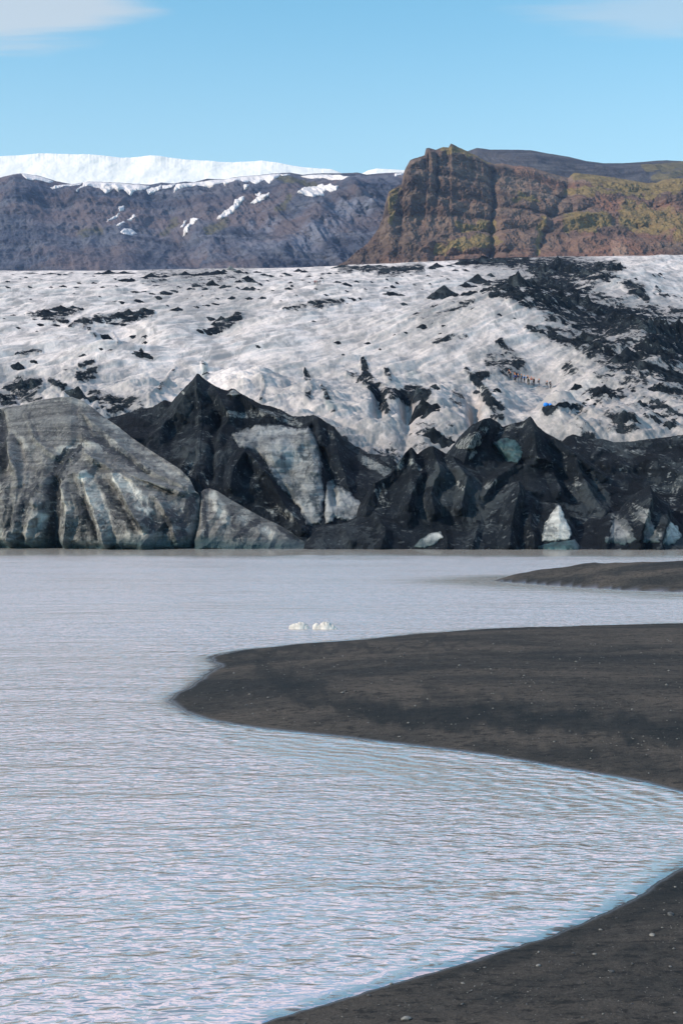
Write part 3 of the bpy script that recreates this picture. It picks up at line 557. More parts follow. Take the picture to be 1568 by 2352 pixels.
ONE = [
 (p3((650, 432, 463, 48), (650, 418, 450, 14)), 'lone black ash cone with a knobbed top on the white mid-left ice'),
 (p3((382, 446, 466, 17)), 'small sharp ash cone left of the knobbed cone'),
 (p3((85, 482, 530, 34), (100, 500, 526, 20)), 'tilted black ash block at the left edge of the middle ice'),
 (p3((100, 560, 640, 48), (150, 558, 635, 36)), 'twin peaked black heap at far left just above the grey ice cliff'),
 (p3((255, 572, 608, 28), (280, 590, 612, 20)), 'low slanting black scrap between the twin peaked heap and the dark pyramid'),
 (p3((415, 515, 556, 26), (385, 543, 578, 24)), 'rounded black lump in the gully left of the big mound'),
 (p3((362, 595, 668, 62), (430, 640, 675, 40)), 'dark pyramid with a long right tail above the grey ice cliff'),
 (p3((497, 357, 390, 36), (480, 366, 386, 26)), 'black slumped block in the hollow left of centre'),
 (p3((205, 245, 275, 50), (280, 223, 273, 50), (335, 228, 250, 24), (365, 241, 258, 20), (155, 262, 274, 26)), 'black ridge of four peaks on the left upper ice'),
 (p3((390, 286, 320, 38), (450, 278, 306, 30), (500, 284, 304, 26), (545, 255, 297, 44), (593, 238, 292, 44), (660, 236, 278, 46), (628, 262, 286, 40)), 'longest black ridge of jagged peaks left of centre on upper ice'),
 (p3((925, 340, 362, 20), (985, 329, 356, 38), (955, 346, 358, 22)), 'black wedge with a right hand peak at the foot of the pale hollow'),
 (p3((970, 282, 300, 18), (1015, 272, 312, 34), (985, 303, 326, 16), (1040, 285, 312, 26)), 'dark lump inside the pale hollow near centre'),
 (p3((820, 232, 250, 24), (800, 242, 252, 20)), 'small black ramp pointing right above the pale hollow'),
 (p3((1430, 206, 231, 40), (1350, 226, 242, 42), (1390, 219, 236, 30)), 'long low black ridge in the centre of upper ice'),
 (p3((975, 108, 146, 32), (905, 127, 153, 30), (1030, 131, 154, 35), (870, 147, 159, 18), (945, 148, 158, 18)), 'black cluster with a tall middle cone under the white pinnacle'),
 (p3((1140, 87, 129, 35), (1100, 107, 130, 25), (1165, 108, 128, 22)), 'broad black cone right below the white ice pinnacle'),
 (p3((1135, 138, 166, 35), (1160, 137, 163, 24), (1090, 138, 155, 17)), 'twin pointed black cone below the broad cone near the pinnacle'),
 (p3((580, 103, 123, 46), (603, 98, 121, 22)), 'flat topped black heap alone on the far left of centre ice'),
 (p3((760, 162, 173, 30), (700, 168, 183, 16), (732, 187, 206, 17), (800, 156, 166, 24)), 'loose row of black cones sloping down near the far heap'),
 (p4((470, 128, 196, 62), (430, 160, 198, 50), (520, 170, 190, 30)), 'large smooth black cone left of the dark moraine band'),
 (p4((625, 76, 146, 66), (570, 118, 148, 44), (675, 118, 142, 34)), 'large black cone behind and right of the smooth cone'),
 (p4((685, 76, 99, 24)), 'small black cone beside the second large cone'),
 (p4((590, 157, 182, 45), (560, 166, 183, 30)), 'low black heap right of the large smooth cone'),
 (p4((235, 163, 190, 44), (270, 172, 186, 26)), 'low black heap in a patch of its own left of the large smooth cone'),
 (p4((371, 309, 336, 26)), 'small black pyramid alone on the pale middle slope'),
 (p4((478, 379, 399, 20), (460, 388, 398, 14)), 'small black cone lower right of the lone pyramid'),
 (p4((725, 262, 278, 12)), 'single dark stone on the crown of pale ice dome'),
 (p4((438, 27, 66, 34), (410, 44, 66, 26)), 'sharp black cone on the far skyline left of the moraine'),
 (p4((560, 18, 52, 50), (650, -6, 50, 60), (720, 4, 48, 46), (610, 14, 50, 40), (830, 20, 44, 44), (780, 22, 44, 40)), 'far black ridge on the skyline below the brown cliff'),
 (p4((990, -4, 112, 90), (930, 26, 100, 60), (890, 40, 90, 40), (1060, 32, 106, 60), (1110, 52, 108, 50), (1180, 24, 90, 46), (1240, 28, 80, 42), (1278, 36, 62, 22), (1150, 58, 100, 50), (960, 60, 118, 60)), 'biggest black skyline ridge with a high peak right of centre'),
 (p4((810, 68, 176, 70), (760, 122, 172, 50), (700, 145, 168, 44), (670, 146, 166, 24), (920, 72, 176, 80), (870, 92, 176, 60), (1000, 108, 178, 70), (960, 100, 180, 60), (1050, 140, 178, 46)), 'broad black moraine heap directly behind the pale ice dome'),
 (p4((900, 168, 214, 50), (1010, 153, 232, 50), (1085, 160, 262, 56), (1130, 172, 284, 56), (950, 178, 226, 50), (1190, 218, 300, 60), (1050, 190, 260, 50)), 'black moraine ridge running down the right flank of the pale dome'),
 (p4((1250, 246, 326, 60), (1335, 260, 342, 66), (1290, 270, 336, 50), (1420, 280, 370, 76), (1380, 292, 360, 50)), 'black moraine hump at right with a rounded double top'),
 (p4((1490, 296, 410, 76), (1550, 284, 430, 70), (1620, 290, 440, 80), (1520, 320, 430, 60)), 'steep dark moraine wall at the right edge of the picture'),
 (p4((920, 336, 372, 36), (970, 338, 382, 44), (1010, 362, 394, 40)), 'thin black rib lying along the lower edge of the dome'),
 (p4((1110, 336, 430, 62), (1170, 388, 452, 54), (1080, 370, 420, 50), (1225, 428, 458, 34)), 'black shark fin heap below the rib on the right'),
 (p4((1310, 414, 500, 84), (1260, 448, 500, 56), (1380, 430, 490, 60)), 'broad black dome shaped heap at right above the small cones'),
 (p4((1400, 370, 468, 74), (1450, 380, 470, 60)), 'grey black ice hump at right behind the broad heap'),
 (p4((1390, 478, 534, 60), (1450, 500, 540, 50), (1350, 500, 524, 40)), 'long low black heap under the broad dome shaped heap'),
 (p4((1520, 420, 500, 80), (1580, 440, 520, 60)), 'dark rough heap at the right edge below the moraine wall'),
 (p4((1340, 126, 158, 40), (1368, 146, 188, 26), (1310, 134, 150, 26)), 'irregular black patch of rubble on the white right-hand ice'),
 (p4((1350, 96, 113, 14)), 'small black cone above the rubble patch at right'),
 (p4((1225, 111, 128, 22), (1285, 118, 129, 20)), 'pair of flat black scraps left of the rubble patch'),
 (p4((1495, 168, 190, 18)), 'small black cone at far right above the moraine'),
 (p4((1465, 74, 95, 12), (1455, 82, 94, 10)), 'small black spike near the right end of the ice skyline'),
 (p4((1070, 581, 626, 34)), 'neat diamond shaped black cone right of the hikers'),
 (p4((1210, 588, 656, 66), (1180, 600, 648, 40), (1250, 622, 655, 36), (1125, 624, 637, 22)), 'wide black cone with low shoulders right of the diamond cone'),
 (p4((1335, 611, 634, 26)), 'small low black cone between two wide cones at right'),
 (p4((1460, 576, 652, 58), (1500, 612, 650, 36)), 'tall black cone near the right edge below the moraine'),
 (p4((1370, 659, 690, 36), (1395, 672, 694, 24)), 'low slanted black wedge below the tall right cone'),
 (p4((1510, 692, 728, 34)), 'small black wedge at the lower right edge of the ice'),
 (p4((345, 598, 664, 44), (310, 620, 656, 26)), 'rough black block standing behind the dark pyramid in the centre crevasse field'),
 (p4((372, 652, 742, 68), (340, 690, 740, 44), (405, 690, 738, 44)), 'clean edged dark pyramid in the centre crevasse field'),
 (p4((432, 584, 622, 28), (405, 604, 622, 16)), 'black tooth right of the rough block in the crevasse field'),
 (p4((812, 468, 506, 18), (795, 484, 504, 14)), 'black slanted boulder above the hikers'),
 (p4((715, 604, 629, 20), (700, 614, 628, 12)), 'small black cap on the ice rib below the hikers'),
 (p6((1290, 170, 218, 56), (1340, 186, 224, 40), (1250, 190, 214, 30)), 'broad low black heap between bundle and right edge'),
 (p6((1440, 190, 232, 36), (1500, 214, 252, 40), (1390, 184, 202, 22)), 'row of low black wedges at lower right of the ice'),
 (p6((1110, 138, 150, 16)), 'small black wedge right of the blue bundle'),
 (p6((425, 243, 340, 52), (470, 280, 350, 44), (500, 284, 350, 30)), 'smooth black pyramid just behind the dark front ridge'),
 (p3((500, 62, 92, 44), (570, 68, 88, 50), (455, 74, 88, 26)), 'flat black ridge on the left skyline'),
 (p3((695, 74, 112, 42), (760, 84, 108, 40), (670, 92, 112, 26)), 'rounded black heap just below the left skyline'),
 (p3((850, 67, 100, 45), (800, 80, 100, 30), (900, 80, 100, 34)), 'black skyline heap left of the white pinnacle'),
 (p3((950, 70, 98, 60), (1000, 62, 92, 40), (1030, 58, 86, 22), (920, 78, 98, 30)), 'black skyline ridge touching the white pinnacle on its left'),
 (p3((1100, 62, 88, 30), (1130, 70, 88, 20), (1180, 68, 82, 26)), 'black skyline heap touching the white pinnacle on its right'),
 (p3((1370, 54, 82, 24), (1398, 62, 82, 20)), 'pointed black heap on the skyline in the middle'),
 (p4((0, 38, 62, 50), (60, 44, 62, 40), (120, 38, 58, 36), (170, 40, 56, 30)), 'dark skyline fringe of ash right of the middle'),
 (p4((240, 44, 76, 60), (200, 60, 80, 40), (330, 44, 66, 36), (290, 52, 72, 40)), 'long black skyline heap between the fringe and the sharp cone'),
]
for pk, lab in ONE:
    nm = 'ash_ridge' if len(pk) >= 4 else 'ash_cone'
    mt = 'ash_ice' if ('moraine' in lab or 'grey' in lab or 'skyline ridge with' in lab or 'rough' in lab) else 'ash_plain'
    heap(nm, pk, lab, 'ash ridge' if nm == 'ash_ridge' else 'ash cone', 'black ash cones on the glacier', mt)
SMALL = {
 ('small black ash cone among the sparse cones on the upper left ice', 'scattered small ash cones upper left'):
   p3((290, 132, 147, 20), (350, 139, 150, 14), (430, 117, 131, 15), (472, 137, 151, 13), (365, 122, 131, 12), (338, 170, 176, 10), (38, 140, 151, 12), (35, 118, 125, 12), (140, 142, 150, 12), (235, 138, 147, 10), (533, 134, 142, 12), (430, 89, 97, 10), (660, 126, 131, 18), (235, 76, 88, 25), (330, 74, 83, 15), (150, 76, 85, 25), (120, 93, 104, 10), (62, 267, 278, 13), (190, 310, 322, 17), (255, 312, 322, 22), (612, 368, 383, 15), (665, 366, 378, 14), (143, 197, 204, 8), (460, 186, 191, 8), (655, 162, 168, 20), (620, 163, 170, 20), (665, 401, 406, 12), (465, 429, 440, 10), (510, 430, 436, 14), (155, 478, 495, 18), (112, 441, 449, 18), (168, 435, 445, 25), (85, 330, 335, 12), (20, 286, 291, 10), (170, 345, 349, 8), (300, 82, 88, 14), (60, 84, 89, 14), (200, 80, 88, 12), (270, 80, 87, 16), (390, 78, 85, 14), (190, 104, 109, 8), (95, 103, 107, 8), (530, 108, 113, 8)),
 ('small black ash cone in the crowded scatter below the middle skyline', 'scattered small ash cones below the middle skyline'):
   p3((820, 136, 150, 16), (905, 228, 241, 13), (950, 221, 236, 18), (990, 216, 228, 20), (1065, 181, 204, 18), (1145, 186, 206, 22), (1205, 183, 203, 20), (1195, 123, 135, 12), (1325, 141, 159, 20), (1335, 115, 129, 18), (1340, 130, 143, 10), (1240, 84, 99, 20), (1450, 149, 158, 10), (1475, 95, 108, 15), (1545, 113, 124, 25), (1420, 88, 98, 20), (1215, 78, 96, 22), (1255, 157, 162, 10), (1230, 110, 117, 10), (1290, 88, 95, 12), (1500, 180, 186, 14), (1470, 200, 206, 12), (1310, 75, 88, 16), (1325, 80, 92, 18), (1510, 74, 86, 18), (1545, 76, 86, 14), (1480, 78, 86, 14), (1190, 152, 158, 10), (640, 208, 214, 26), (560, 213, 220, 16), (530, 205, 213, 12), (770, 228, 233, 8), (860, 196, 201, 8), (1000, 196, 201, 10), (930, 186, 190, 10), (1120, 116, 122, 10), (1390, 108, 115, 10), (1420, 120, 126, 9), (1360, 180, 185, 9), (1290, 205, 209, 8), (1440, 300, 304, 12), (1185, 416, 421, 12), (1550, 403, 408, 18)),
 ('small black ash cone on the pale ice left of the big smooth cones', 'scattered small ash cones right of the middle'):
   p4((283, 215, 231, 18), (255, 118, 134, 14), (235, 132, 148, 16), (203, 140, 152, 12), (395, 84, 98, 12), (67, 112, 123, 14), (140, 117, 125, 9), (50, 190, 206, 18), (85, 190, 200, 10), (22, 155, 165, 13), (320, 83, 93, 10), (278, 90, 99, 9), (465, 315, 328, 12), (570, 58, 73, 18), (20, 121, 136, 30), (355, 38, 54, 22), (40, 74, 84, 16), (120, 70, 80, 18), (405, 122, 131, 8), (372, 150, 157, 8), (335, 130, 136, 8), (110, 150, 155, 8), (520, 60, 72, 18), (500, 38, 52, 24), (460, 92, 98, 12), (180, 82, 90, 12), (208, 172, 178, 9), (10, 205, 211, 14), (25, 216, 222, 10), (208, 106, 113, 9), (485, 102, 108, 10)),
 ('small dark stone on the open middle slope of pale ice', 'small dark stones on the open slope'):
   p4((10, 448, 462, 10), (120, 402, 409, 16), (175, 425, 431, 8), (452, 356, 364, 10), (600, 238, 246, 10), (795, 284, 291, 8), (560, 374, 382, 9), (530, 382, 390, 10), (245, 360, 366, 10), (295, 355, 361, 9), (740, 400, 413, 20), (735, 452, 464, 22), (770, 455, 467, 16), (730, 486, 500, 20), (640, 546, 560, 26), (870, 332, 340, 14)),
 ('small black cone on the white ice right of the moraine', 'scattered small ash cones at right'):
   p4((1432, 82, 92, 10), (1435, 170, 177, 8), (1480, 98, 104, 8), (1445, 222, 232, 16), (1530, 180, 188, 12), (1310, 196, 204, 12), (1250, 224, 234, 14), (1520, 250, 262, 24), (1400, 195, 206, 20), (1330, 262, 274, 14), (1560, 190, 196, 8)),
 ('small black wedge on the dirty ice below the right-hand cones', 'small black wedges lower right'):
   p4((1540, 600, 624, 30), (1195, 578, 594, 16), (1270, 540, 552, 22), (1230, 548, 562, 18), (1110, 672, 684, 16), (1160, 682, 692, 18), (1040, 526, 538, 16), (1065, 520, 534, 14), (1390, 698, 712, 24), (1440, 664, 676, 16), (1300, 684, 696, 20), (1020, 690, 702, 14), (985, 692, 710, 24), (1130, 660, 668, 12), (1485, 664, 680, 20)),
}
for (lab, grp), lst in SMALL.items():
    for pk in lst: heap('ash_cone', [pk], lab, 'ash cone', grp)
# the white pinnacle on the skyline
heap('ice_pinnacle', p3((1058, 42, 78, 20), (1075, 56, 78, 16)), 'white ice pinnacle standing among black cones on the skyline', 'ice pinnacle', mat='slab', steep=-.6)

# ------------------------------------------------------------------ the dark glacier front
def gully(u, v, lst):
    w = 0
    for pts, wd, dp in lst:
        for a, b in zip(pts[:-1], pts[1:]):
            ex, ey = b[0]-a[0], b[1]-a[1]; t = np.clip(((u-a[0])*ex+(v-a[1])*ey)/(ex*ex+ey*ey), 0, 1)
            d = np.hypot(u-a[0]-t*ex, v-a[1]-t*ey); w = np.minimum(w, -dp*np.exp(-(d/wd)**2))
    return w
def spurs(u, v, lst):
    w = 0
    uu, vv = u+5*fbm(u*.05, v*.05, 401., 3), v+5*fbm(u*.05+9, v*.05, 402., 3)
    for pts, wd, dp in lst:
        for a, b in zip(pts[:-1], pts[1:]):
            ex, ey = b[0]-a[0], b[1]-a[1]; t = np.clip(((uu-a[0])*ex+(vv-a[1])*ey)/(ex*ex+ey*ey), 0, 1)
            w = np.maximum(w, dp*np.clip(1-np.hypot(uu-a[0]-t*ex, vv-a[1]-t*ey)/wd, 0, 1))
    return w
def rough(seed, amp, e0=1.03, e1=.86, sx=1.):
    def f(u, v, s, x, Y, z):
        e = .12+.88*sstep(e0, e1, s)
        w = amp*1.3*fbm(x*.075*sx, z*.085*sx, seed, 5, ridged=True)*e
        w = w+amp*1.25*facet(x, z*1.25, 9., seed+1)*e+amp*.55*facet(x, z*1.3, 3.6, seed+2, 1.1)*e+amp*.22*facet(x, z*1.3, 1.5, seed+3, .3)*e
        return w+amp*.35*fbm(x*.16*sx+z*.09, z*.06*sx-x*.02, seed+4, 5, ridged=True)*e+amp*.2*fbm(x*.8, z*.8, seed+8, 4)*e
    return f
WL = [(-500, 1268), (2100, 1276)]                   # the toes run on below the water line
def yt(a, b): return [(-500, a), (2100, b)]
# black mound behind
md = rough(101, 1.9)
mg = [(pts5([(1000, 200), (985, 330), (975, 480)]), 10, 2.6), (pts5([(1440, 250), (1500, 420), (1540, 600)]), 9, 3.), (pts5([(720, 250), (640, 330)]), 14, 1.5)]
mound = Relief([(120, 985)]+pts5([(430, 245), (490, 208), (560, 187), (640, 162), (700, 152), (755, 120), (790, 130), (830, 92), (880, 52), (908, 26), (914, 8), (926, 8), (932, 20), (965, 40), (1000, 65), (1040, 80), (1075, 68), (1110, 95), (1160, 120), (1200, 140), (1250, 150), (1300, 170), (1340, 195), (1400, 195), (1440, 190), (1480, 210), (1530, 245)])+pts6([(0, 285), (60, 330), (120, 365), (180, 372), (240, 395), (320, 480), (420, 600)]), WL, [(120, 218), (460, 226), (784, 214), (1000, 200)], yt(176, 172), 1.25,
               lambda u, v, s, x, Y, z: md(u, v, s, x, Y, z)+gully(u, v, mg)+spurs(u, v, [(pts5(a), w, d) for a, w, d in [([(910, 30), (810, 200), (700, 300), (610, 300)], 26, 4), ([(1000, 75), (1060, 200), (1010, 300)], 22, 3.5), ([(1140, 370), (1085, 440), (1075, 520)], 22, 4), ([(1150, 375), (1240, 470), (1310, 600), (1390, 710)], 20, 4), ([(770, 235), (700, 330), (690, 420)], 20, 3), ([(880, 370), (840, 470)], 16, 2.5), ([(1110, 100), (1200, 180), (1280, 210)], 14, 2.5), ([(1460, 210), (1470, 330)], 14, 3), ([(1530, 250), (1560, 400), (1600, 520)], 18, 3)]]), lip=lambda u: 2.2*fbm(u*.08, 0*u, 105., 5, ridged=True))
mound_o = mound.build('ash_mound', M['ash'], 125, 985, 620, 260, 30, {'light': lambda U, V: strokes(U, V, [([(x, y, w) for x, y, w in a], s) for a, s in [
    ([(530, 955, 10), (600, 945, 14), (690, 975, 12)], .55), ([(470, 985, 8), (490, 1010, 6)], .4), ([(425, 1070, 30), (470, 1100, 30)], .4), ([(620, 1165, 20), (680, 1190, 16)], .5), ([(585, 1100, 18), (600, 1140, 14)], .35), ([(840, 1060, 14), (890, 1085, 14)], .75), ([(700, 990, 8), (720, 1020, 6)], .6), ([(745, 990, 12), (760, 1010, 10)], .5), ([(530, 905, 10), (545, 912, 8)], .45), ([(425, 905, 4), (432, 908, 4)], .8)]], 5)}, drop=.9,
    label='tall black ash mound with a knobbed peak behind the grey ice cliff', cat='ash mound')
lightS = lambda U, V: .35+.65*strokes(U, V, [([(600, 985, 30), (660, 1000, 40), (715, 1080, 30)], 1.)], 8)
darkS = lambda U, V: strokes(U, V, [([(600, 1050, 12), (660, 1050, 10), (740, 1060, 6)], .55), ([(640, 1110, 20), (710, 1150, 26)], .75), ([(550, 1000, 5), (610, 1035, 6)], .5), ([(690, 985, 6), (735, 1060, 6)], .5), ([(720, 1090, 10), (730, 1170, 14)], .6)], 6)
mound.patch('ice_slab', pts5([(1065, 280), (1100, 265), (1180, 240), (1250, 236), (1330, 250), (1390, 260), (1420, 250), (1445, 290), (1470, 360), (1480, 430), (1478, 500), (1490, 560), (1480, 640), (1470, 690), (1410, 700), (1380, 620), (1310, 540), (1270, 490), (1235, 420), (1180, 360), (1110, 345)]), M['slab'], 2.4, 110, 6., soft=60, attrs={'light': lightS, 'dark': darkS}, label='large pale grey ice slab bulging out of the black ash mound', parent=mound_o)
mound.patch('ice_slab', pts6([(-70, 640), (-62, 560), (-30, 520), (5, 520), (50, 560), (100, 600), (142, 632), (100, 665), (50, 682), (-20, 668)]), M['slab'], 1.8, 70, 5., soft=40, attrs={'light': lambda U, V: .6+0*U, 'dark': lambda U, V: .12+0*U}, label='smaller grey ice slab wedged low between the two black masses', parent=mound_o)
mound.patch('ice_slab', pts5([(1500, 500), (1530, 480), (1545, 540), (1550, 620), (1530, 680), (1495, 690), (1490, 620)]), M['slab'], 1.6, 50, 3., soft=16, attrs={'light': lambda U, V: .5+0*U, 'dark': lambda U, V: .1+0*U}, label='narrow upright grey ice rib right of the large pale slab', parent=mound_o)
mound.patch('ice_cap', pts5([(1045, 106), (1062, 84), (1078, 72), (1100, 92), (1112, 104), (1080, 108)]), M['slab'], .9, 26, 1., soft=6, attrs={'light': lambda U, V: .2+0*U, 'dark': lambda U, V: .2+0*U}, label='small grey ice cap on the right shoulder of the black mound', parent=mound_o)
# right-hand masses, back to front
r3 = Relief(pts6([(820, 420), (960, 350), (1000, 322), (1030, 290), (1060, 278), (1130, 300), (1200, 298), (1250, 315), (1340, 310), (1420, 298), (1500, 290), (1568, 280), (1800, 260), (2600, 300)]), WL, [(1100, 209), (2100, 210)], yt(178, 178), 1.2, rough(121, 2.2), lip=lambda u: 1.6*fbm(u*.08, 0*u, 125., 5, ridged=True))
r3_o = r3.build('ash_ridge', M['ash_ice'], 1190, 2000, 420, 180, 22, {'light': lambda U, V: strokes(U, V, [([(1440, 1035, 12), (1480, 1040, 10)], .5), ([(1330, 1010, 20), (1400, 1030, 20)], .4), ([(1500, 1120, 16), (1520, 1150, 20)], .5), ([(1560, 1100, 20), (1540, 1160, 10)], .45)], 5)}, drop=.8, label='long black ridge forming the right end of the dark ice front', cat='ash ridge')
r2g = [(pts6([(700, 290), (690, 330), (740, 380), (800, 420), (860, 395)]), 6, 1.4), (pts6([(745, 240), (705, 300)]), 8, 2.), (pts6([(960, 410), (1010, 520), (1060, 580)]), 12, 2.4)]
rr2 = rough(131, 1.6)
r2 = Relief(pts6([(380, 470), (460, 390), (500, 345), (520, 320), (540, 290), (590, 240), (640, 215), (680, 203), (720, 225), (745, 241), (790, 228), (830, 220), (845, 206), (853, 202), (880, 225), (920, 262), (960, 297), (1000, 322), (1060, 352), (1130, 402), (1200, 462), (1280, 522), (1330, 562), (1400, 602), (1480, 690), (1540, 800)]), WL, [(900, 199), (1210, 205), (1600, 186)], yt(174, 172), 1.2, lambda u, v, s, x, Y, z: rr2(u, v, s, x, Y, z)+gully(u, v, r2g)+spurs(u, v, [(pts6(a), w, d) for a, w, d in [([(640, 220), (570, 330), (540, 450), (560, 560)], 22, 3.5), ([(852, 205), (870, 330), (880, 390), (960, 410), (990, 540)], 20, 3.5), ([(960, 300), (1080, 400), (1200, 480)], 18, 3), ([(800, 415), (700, 480), (640, 560)], 16, 2.5), ([(1060, 400), (1110, 520), (1190, 640)], 22, 3)]]), lip=lambda u: 1.4*fbm(u*.09, 0*u, 135., 5, ridged=True))
r2_o = r2.build('ash_ridge', M['ash'], 970, 1555, 420, 220, 22, {'light': lambda U, V: strokes(U, V, [([(1070, 1020, 14), (1090, 1000, 18), (1110, 985, 10)], .5), ([(1075, 1050, 8), (1090, 1040, 8)], .7), ([(1150, 985, 14), (1190, 975, 14)], .45), ([(1320, 1100, 6), (1320, 1110, 8)], .6), ([(1230, 1050, 16), (1260, 1070, 16)], .4), ([(1110, 1120, 8), (1130, 1110, 8)], .6)], 5)}, drop=.8, label='twin peaked black ash ridge holding the blue green ice face', cat='ash ridge')
r2.patch('ice_face', pts6([(700, 318), (740, 296), (790, 308), (822, 340), (826, 380), (800, 412), (768, 400), (730, 360)]), M['teal_ice'], .5, 60, 4., soft=26, label='smooth blue green ice face between the twin black peaks', parent=r2_o)
r2.patch('ice_rib', pts6([(520, 330), (560, 290), (620, 265), (660, 275), (640, 320), (600, 360), (560, 350), (530, 350)]), M['ash_ice'], 1.6, 50, 3., soft=14, attrs={'light': lambda U, V: .55+0*U}, label='dusty grey rib of ice left of the blue green face', parent=r2_o)
rr4 = rough(141, 1.6)
r4 = Relief(pts6([(-20, 760), (60, 640), (100, 572), (150, 500), (220, 460), (250, 420), (290, 365), (318, 340), (345, 372), (380, 345), (410, 335), (450, 350), (500, 380), (560, 405), (620, 440), (700, 500), (800, 600), (900, 760)]), WL, [(780, 184), (960, 194), (1250, 184)], yt(172, 172), 1.25, lambda u, v, s, x, Y, z: rr4(u, v, s, x, Y, z)+spurs(u, v, [(pts6(a), w, d) for a, w, d in [([(290, 370), (220, 470), (130, 520), (110, 640)], 20, 3), ([(320, 345), (350, 470), (300, 600)], 20, 3), ([(410, 340), (440, 450), (400, 560), (420, 640)], 20, 3), ([(500, 385), (560, 480), (540, 620)], 18, 2.5)]]), lip=lambda u: 1.4*fbm(u*.09, 0*u, 145., 5, ridged=True))
r4.build('ash_ridge', M['ash'], 776, 1232, 330, 200, 18, {'light': lambda U, V: strokes(U, V, [([(945, 1065, 10), (960, 1080, 10)], .6), ([(925, 1060, 12), (910, 1085, 10)], .6), ([(860, 1110, 8), (880, 1160, 14), (900, 1150, 10)], .5), ([(880, 1110, 4), (890, 1160, 4)], .5), ([(930, 1180, 10), (1000, 1165, 10)], .35), ([(1045, 1110, 8), (1055, 1120, 10)], .6)], 5)}, drop=.8, label='black double toothed ash ridge in the centre of the ice front', cat='ash ridge')
rr6 = rough(151, 1.2)
r6 = Relief(pts6([(960, 800), (1020, 740), (1080, 692), (1150, 652), (1220, 640), (1270, 628), (1330, 562), (1390, 515), (1430, 540), (1480, 592), (1530, 662), (1570, 705), (1620, 720), (1700, 690), (1900, 660), (2600, 640)]), WL, [(1260, 178), (1480, 184), (2100, 186)], yt(168, 166), 1.4, lambda u, v, s, x, Y, z: rr6(u, v, s, x, Y, z)+spurs(u, v, [(pts6(a), w, d) for a, w, d in [([(1390, 520), (1370, 640), (1340, 760)], 20, 3), ([(1480, 600), (1460, 700), (1440, 790)], 16, 2), ([(1220, 645), (1200, 780)], 16, 2), ([(1270, 640), (1330, 740), (1350, 790)], 16, 2)]]), lip=lambda u: 1.2*fbm(u*.09, 0*u, 155., 5, ridged=True))
r6_o = r6.build('ash_ridge', M['ash'], 1262, 2000, 420, 160, 14, {'light': lambda U, V: strokes(U, V, [([(1400, 1190, 14), (1430, 1220, 20)], .55), ([(1450, 1160, 8), (1480, 1200, 14), (1500, 1230, 12)], .6), ([(1370, 1175, 14), (1350, 1200, 12)], .35), ([(1440, 1165, 8), (1450, 1200, 12)], .5)], 5)}, drop=.8, label='rounded black ash ridge at lower right dropping into the lagoon', cat='ash ridge')
ice = {'light': lambda U, V: .75+0*U, 'dark': lambda U, V: .02+0*U}
icd = {'light': lambda U, V: .15+0*U, 'dark': lambda U, V: .36+0*U}
r6.patch('ice_outcrop', pts6([(1195, 768), (1225, 700), (1250, 670), (1280, 668), (1312, 715), (1332, 762), (1290, 785), (1230, 780)]), M['slab'], .7, 60, 8., soft=34, attrs=icd, label='dull grey ice outcrop at lower right between white triangle and cliff end', parent=r6_o)
r6.patch('ice_outcrop', pts6([(1375, 775), (1365, 700), (1330, 640), (1345, 625), (1380, 660), (1420, 700), (1440, 740), (1440, 775)]), M['slab'], .7, 60, 8., soft=34, attrs=icd, label='streaky grey ice outcrop with a pointed top near the right edge', parent=r6_o)
r6.patch('ice_outcrop', pts6([(1462, 780), (1470, 710), (1495, 680), (1525, 700), (1550, 750), (1520, 778), (1490, 792)]), M['white_ice'], .8, 60, 5., soft=30, attrs=ice, label='pale ice outcrop at the waterline nearest the right edge', parent=r6_o)
rr5 = rough(161, 1.25)
r5 = Relief(pts6([(-190, 800), (-170, 765), (-120, 715), (-80, 692), (0, 690), (80, 652), (150, 630), (250, 642), (330, 655), (430, 652), (520, 642), (590, 627), (640, 592), (700, 547), (760, 507), (800, 495), (830, 522), (870, 562), (930, 592), (990, 596), (1040, 640), (1075, 720), (1110, 790), (1130, 830)]), WL, [(680, 178), (1184, 184), (1360, 174)], yt(168, 166), 1.35, lambda u, v, s, x, Y, z: rr5(u, v, s, x, Y, z)+spurs(u, v, [(pts6(a), w, d) for a, w, d in [([(800, 500), (780, 620), (760, 780)], 24, 3), ([(590, 630), (620, 700), (590, 790)], 18, 2), ([(870, 560), (860, 680), (880, 790)], 16, 2), ([(150, 632), (200, 720), (180, 790)], 18, 2), ([(430, 655), (470, 720), (480, 790)], 16, 1.5), ([(0, 692), (40, 770)], 16, 1.5)]]), lip=lambda u: 1.1*fbm(u*.09, 0*u, 165., 5, ridged=True))
r5_o = r5.build('ash_ridge', M['ash'], 690, 1348, 480, 180, 14, {'light': lambda U, V: strokes(U, V, [([(1060, 1175, 8), (1130, 1130, 12), (1180, 1108, 8)], .4), ([(1235, 1170, 16), (1215, 1230, 14)], .4), ([(1250, 1140, 8), (1290, 1165, 8)], .4), ([(820, 1200, 14), (800, 1215, 10)], .3)], 5)}, drop=.8, label='low black ash foreridge along the lagoon with white ice showing at its foot', cat='ash ridge')
r5.patch('ice_outcrop', pts6([(990, 602), (1003, 612), (1018, 660), (1050, 738), (1040, 762), (980, 770), (918, 772), (928, 700), (950, 665), (970, 630)]), M['white_ice'], .8, 70, 3., soft=30, attrs=ice, label='bright triangular ice outcrop at the waterline right of centre', parent=r5_o)
r5.patch('ice_outcrop', pts6([(335, 798), (355, 765), (400, 738), (452, 724), (462, 752), (425, 785), (380, 802)]), M['white_ice'], .7, 60, 3., soft=16, attrs=ice, label='small slanting ice outcrop at the foot of the black foreridge', parent=r5_o)
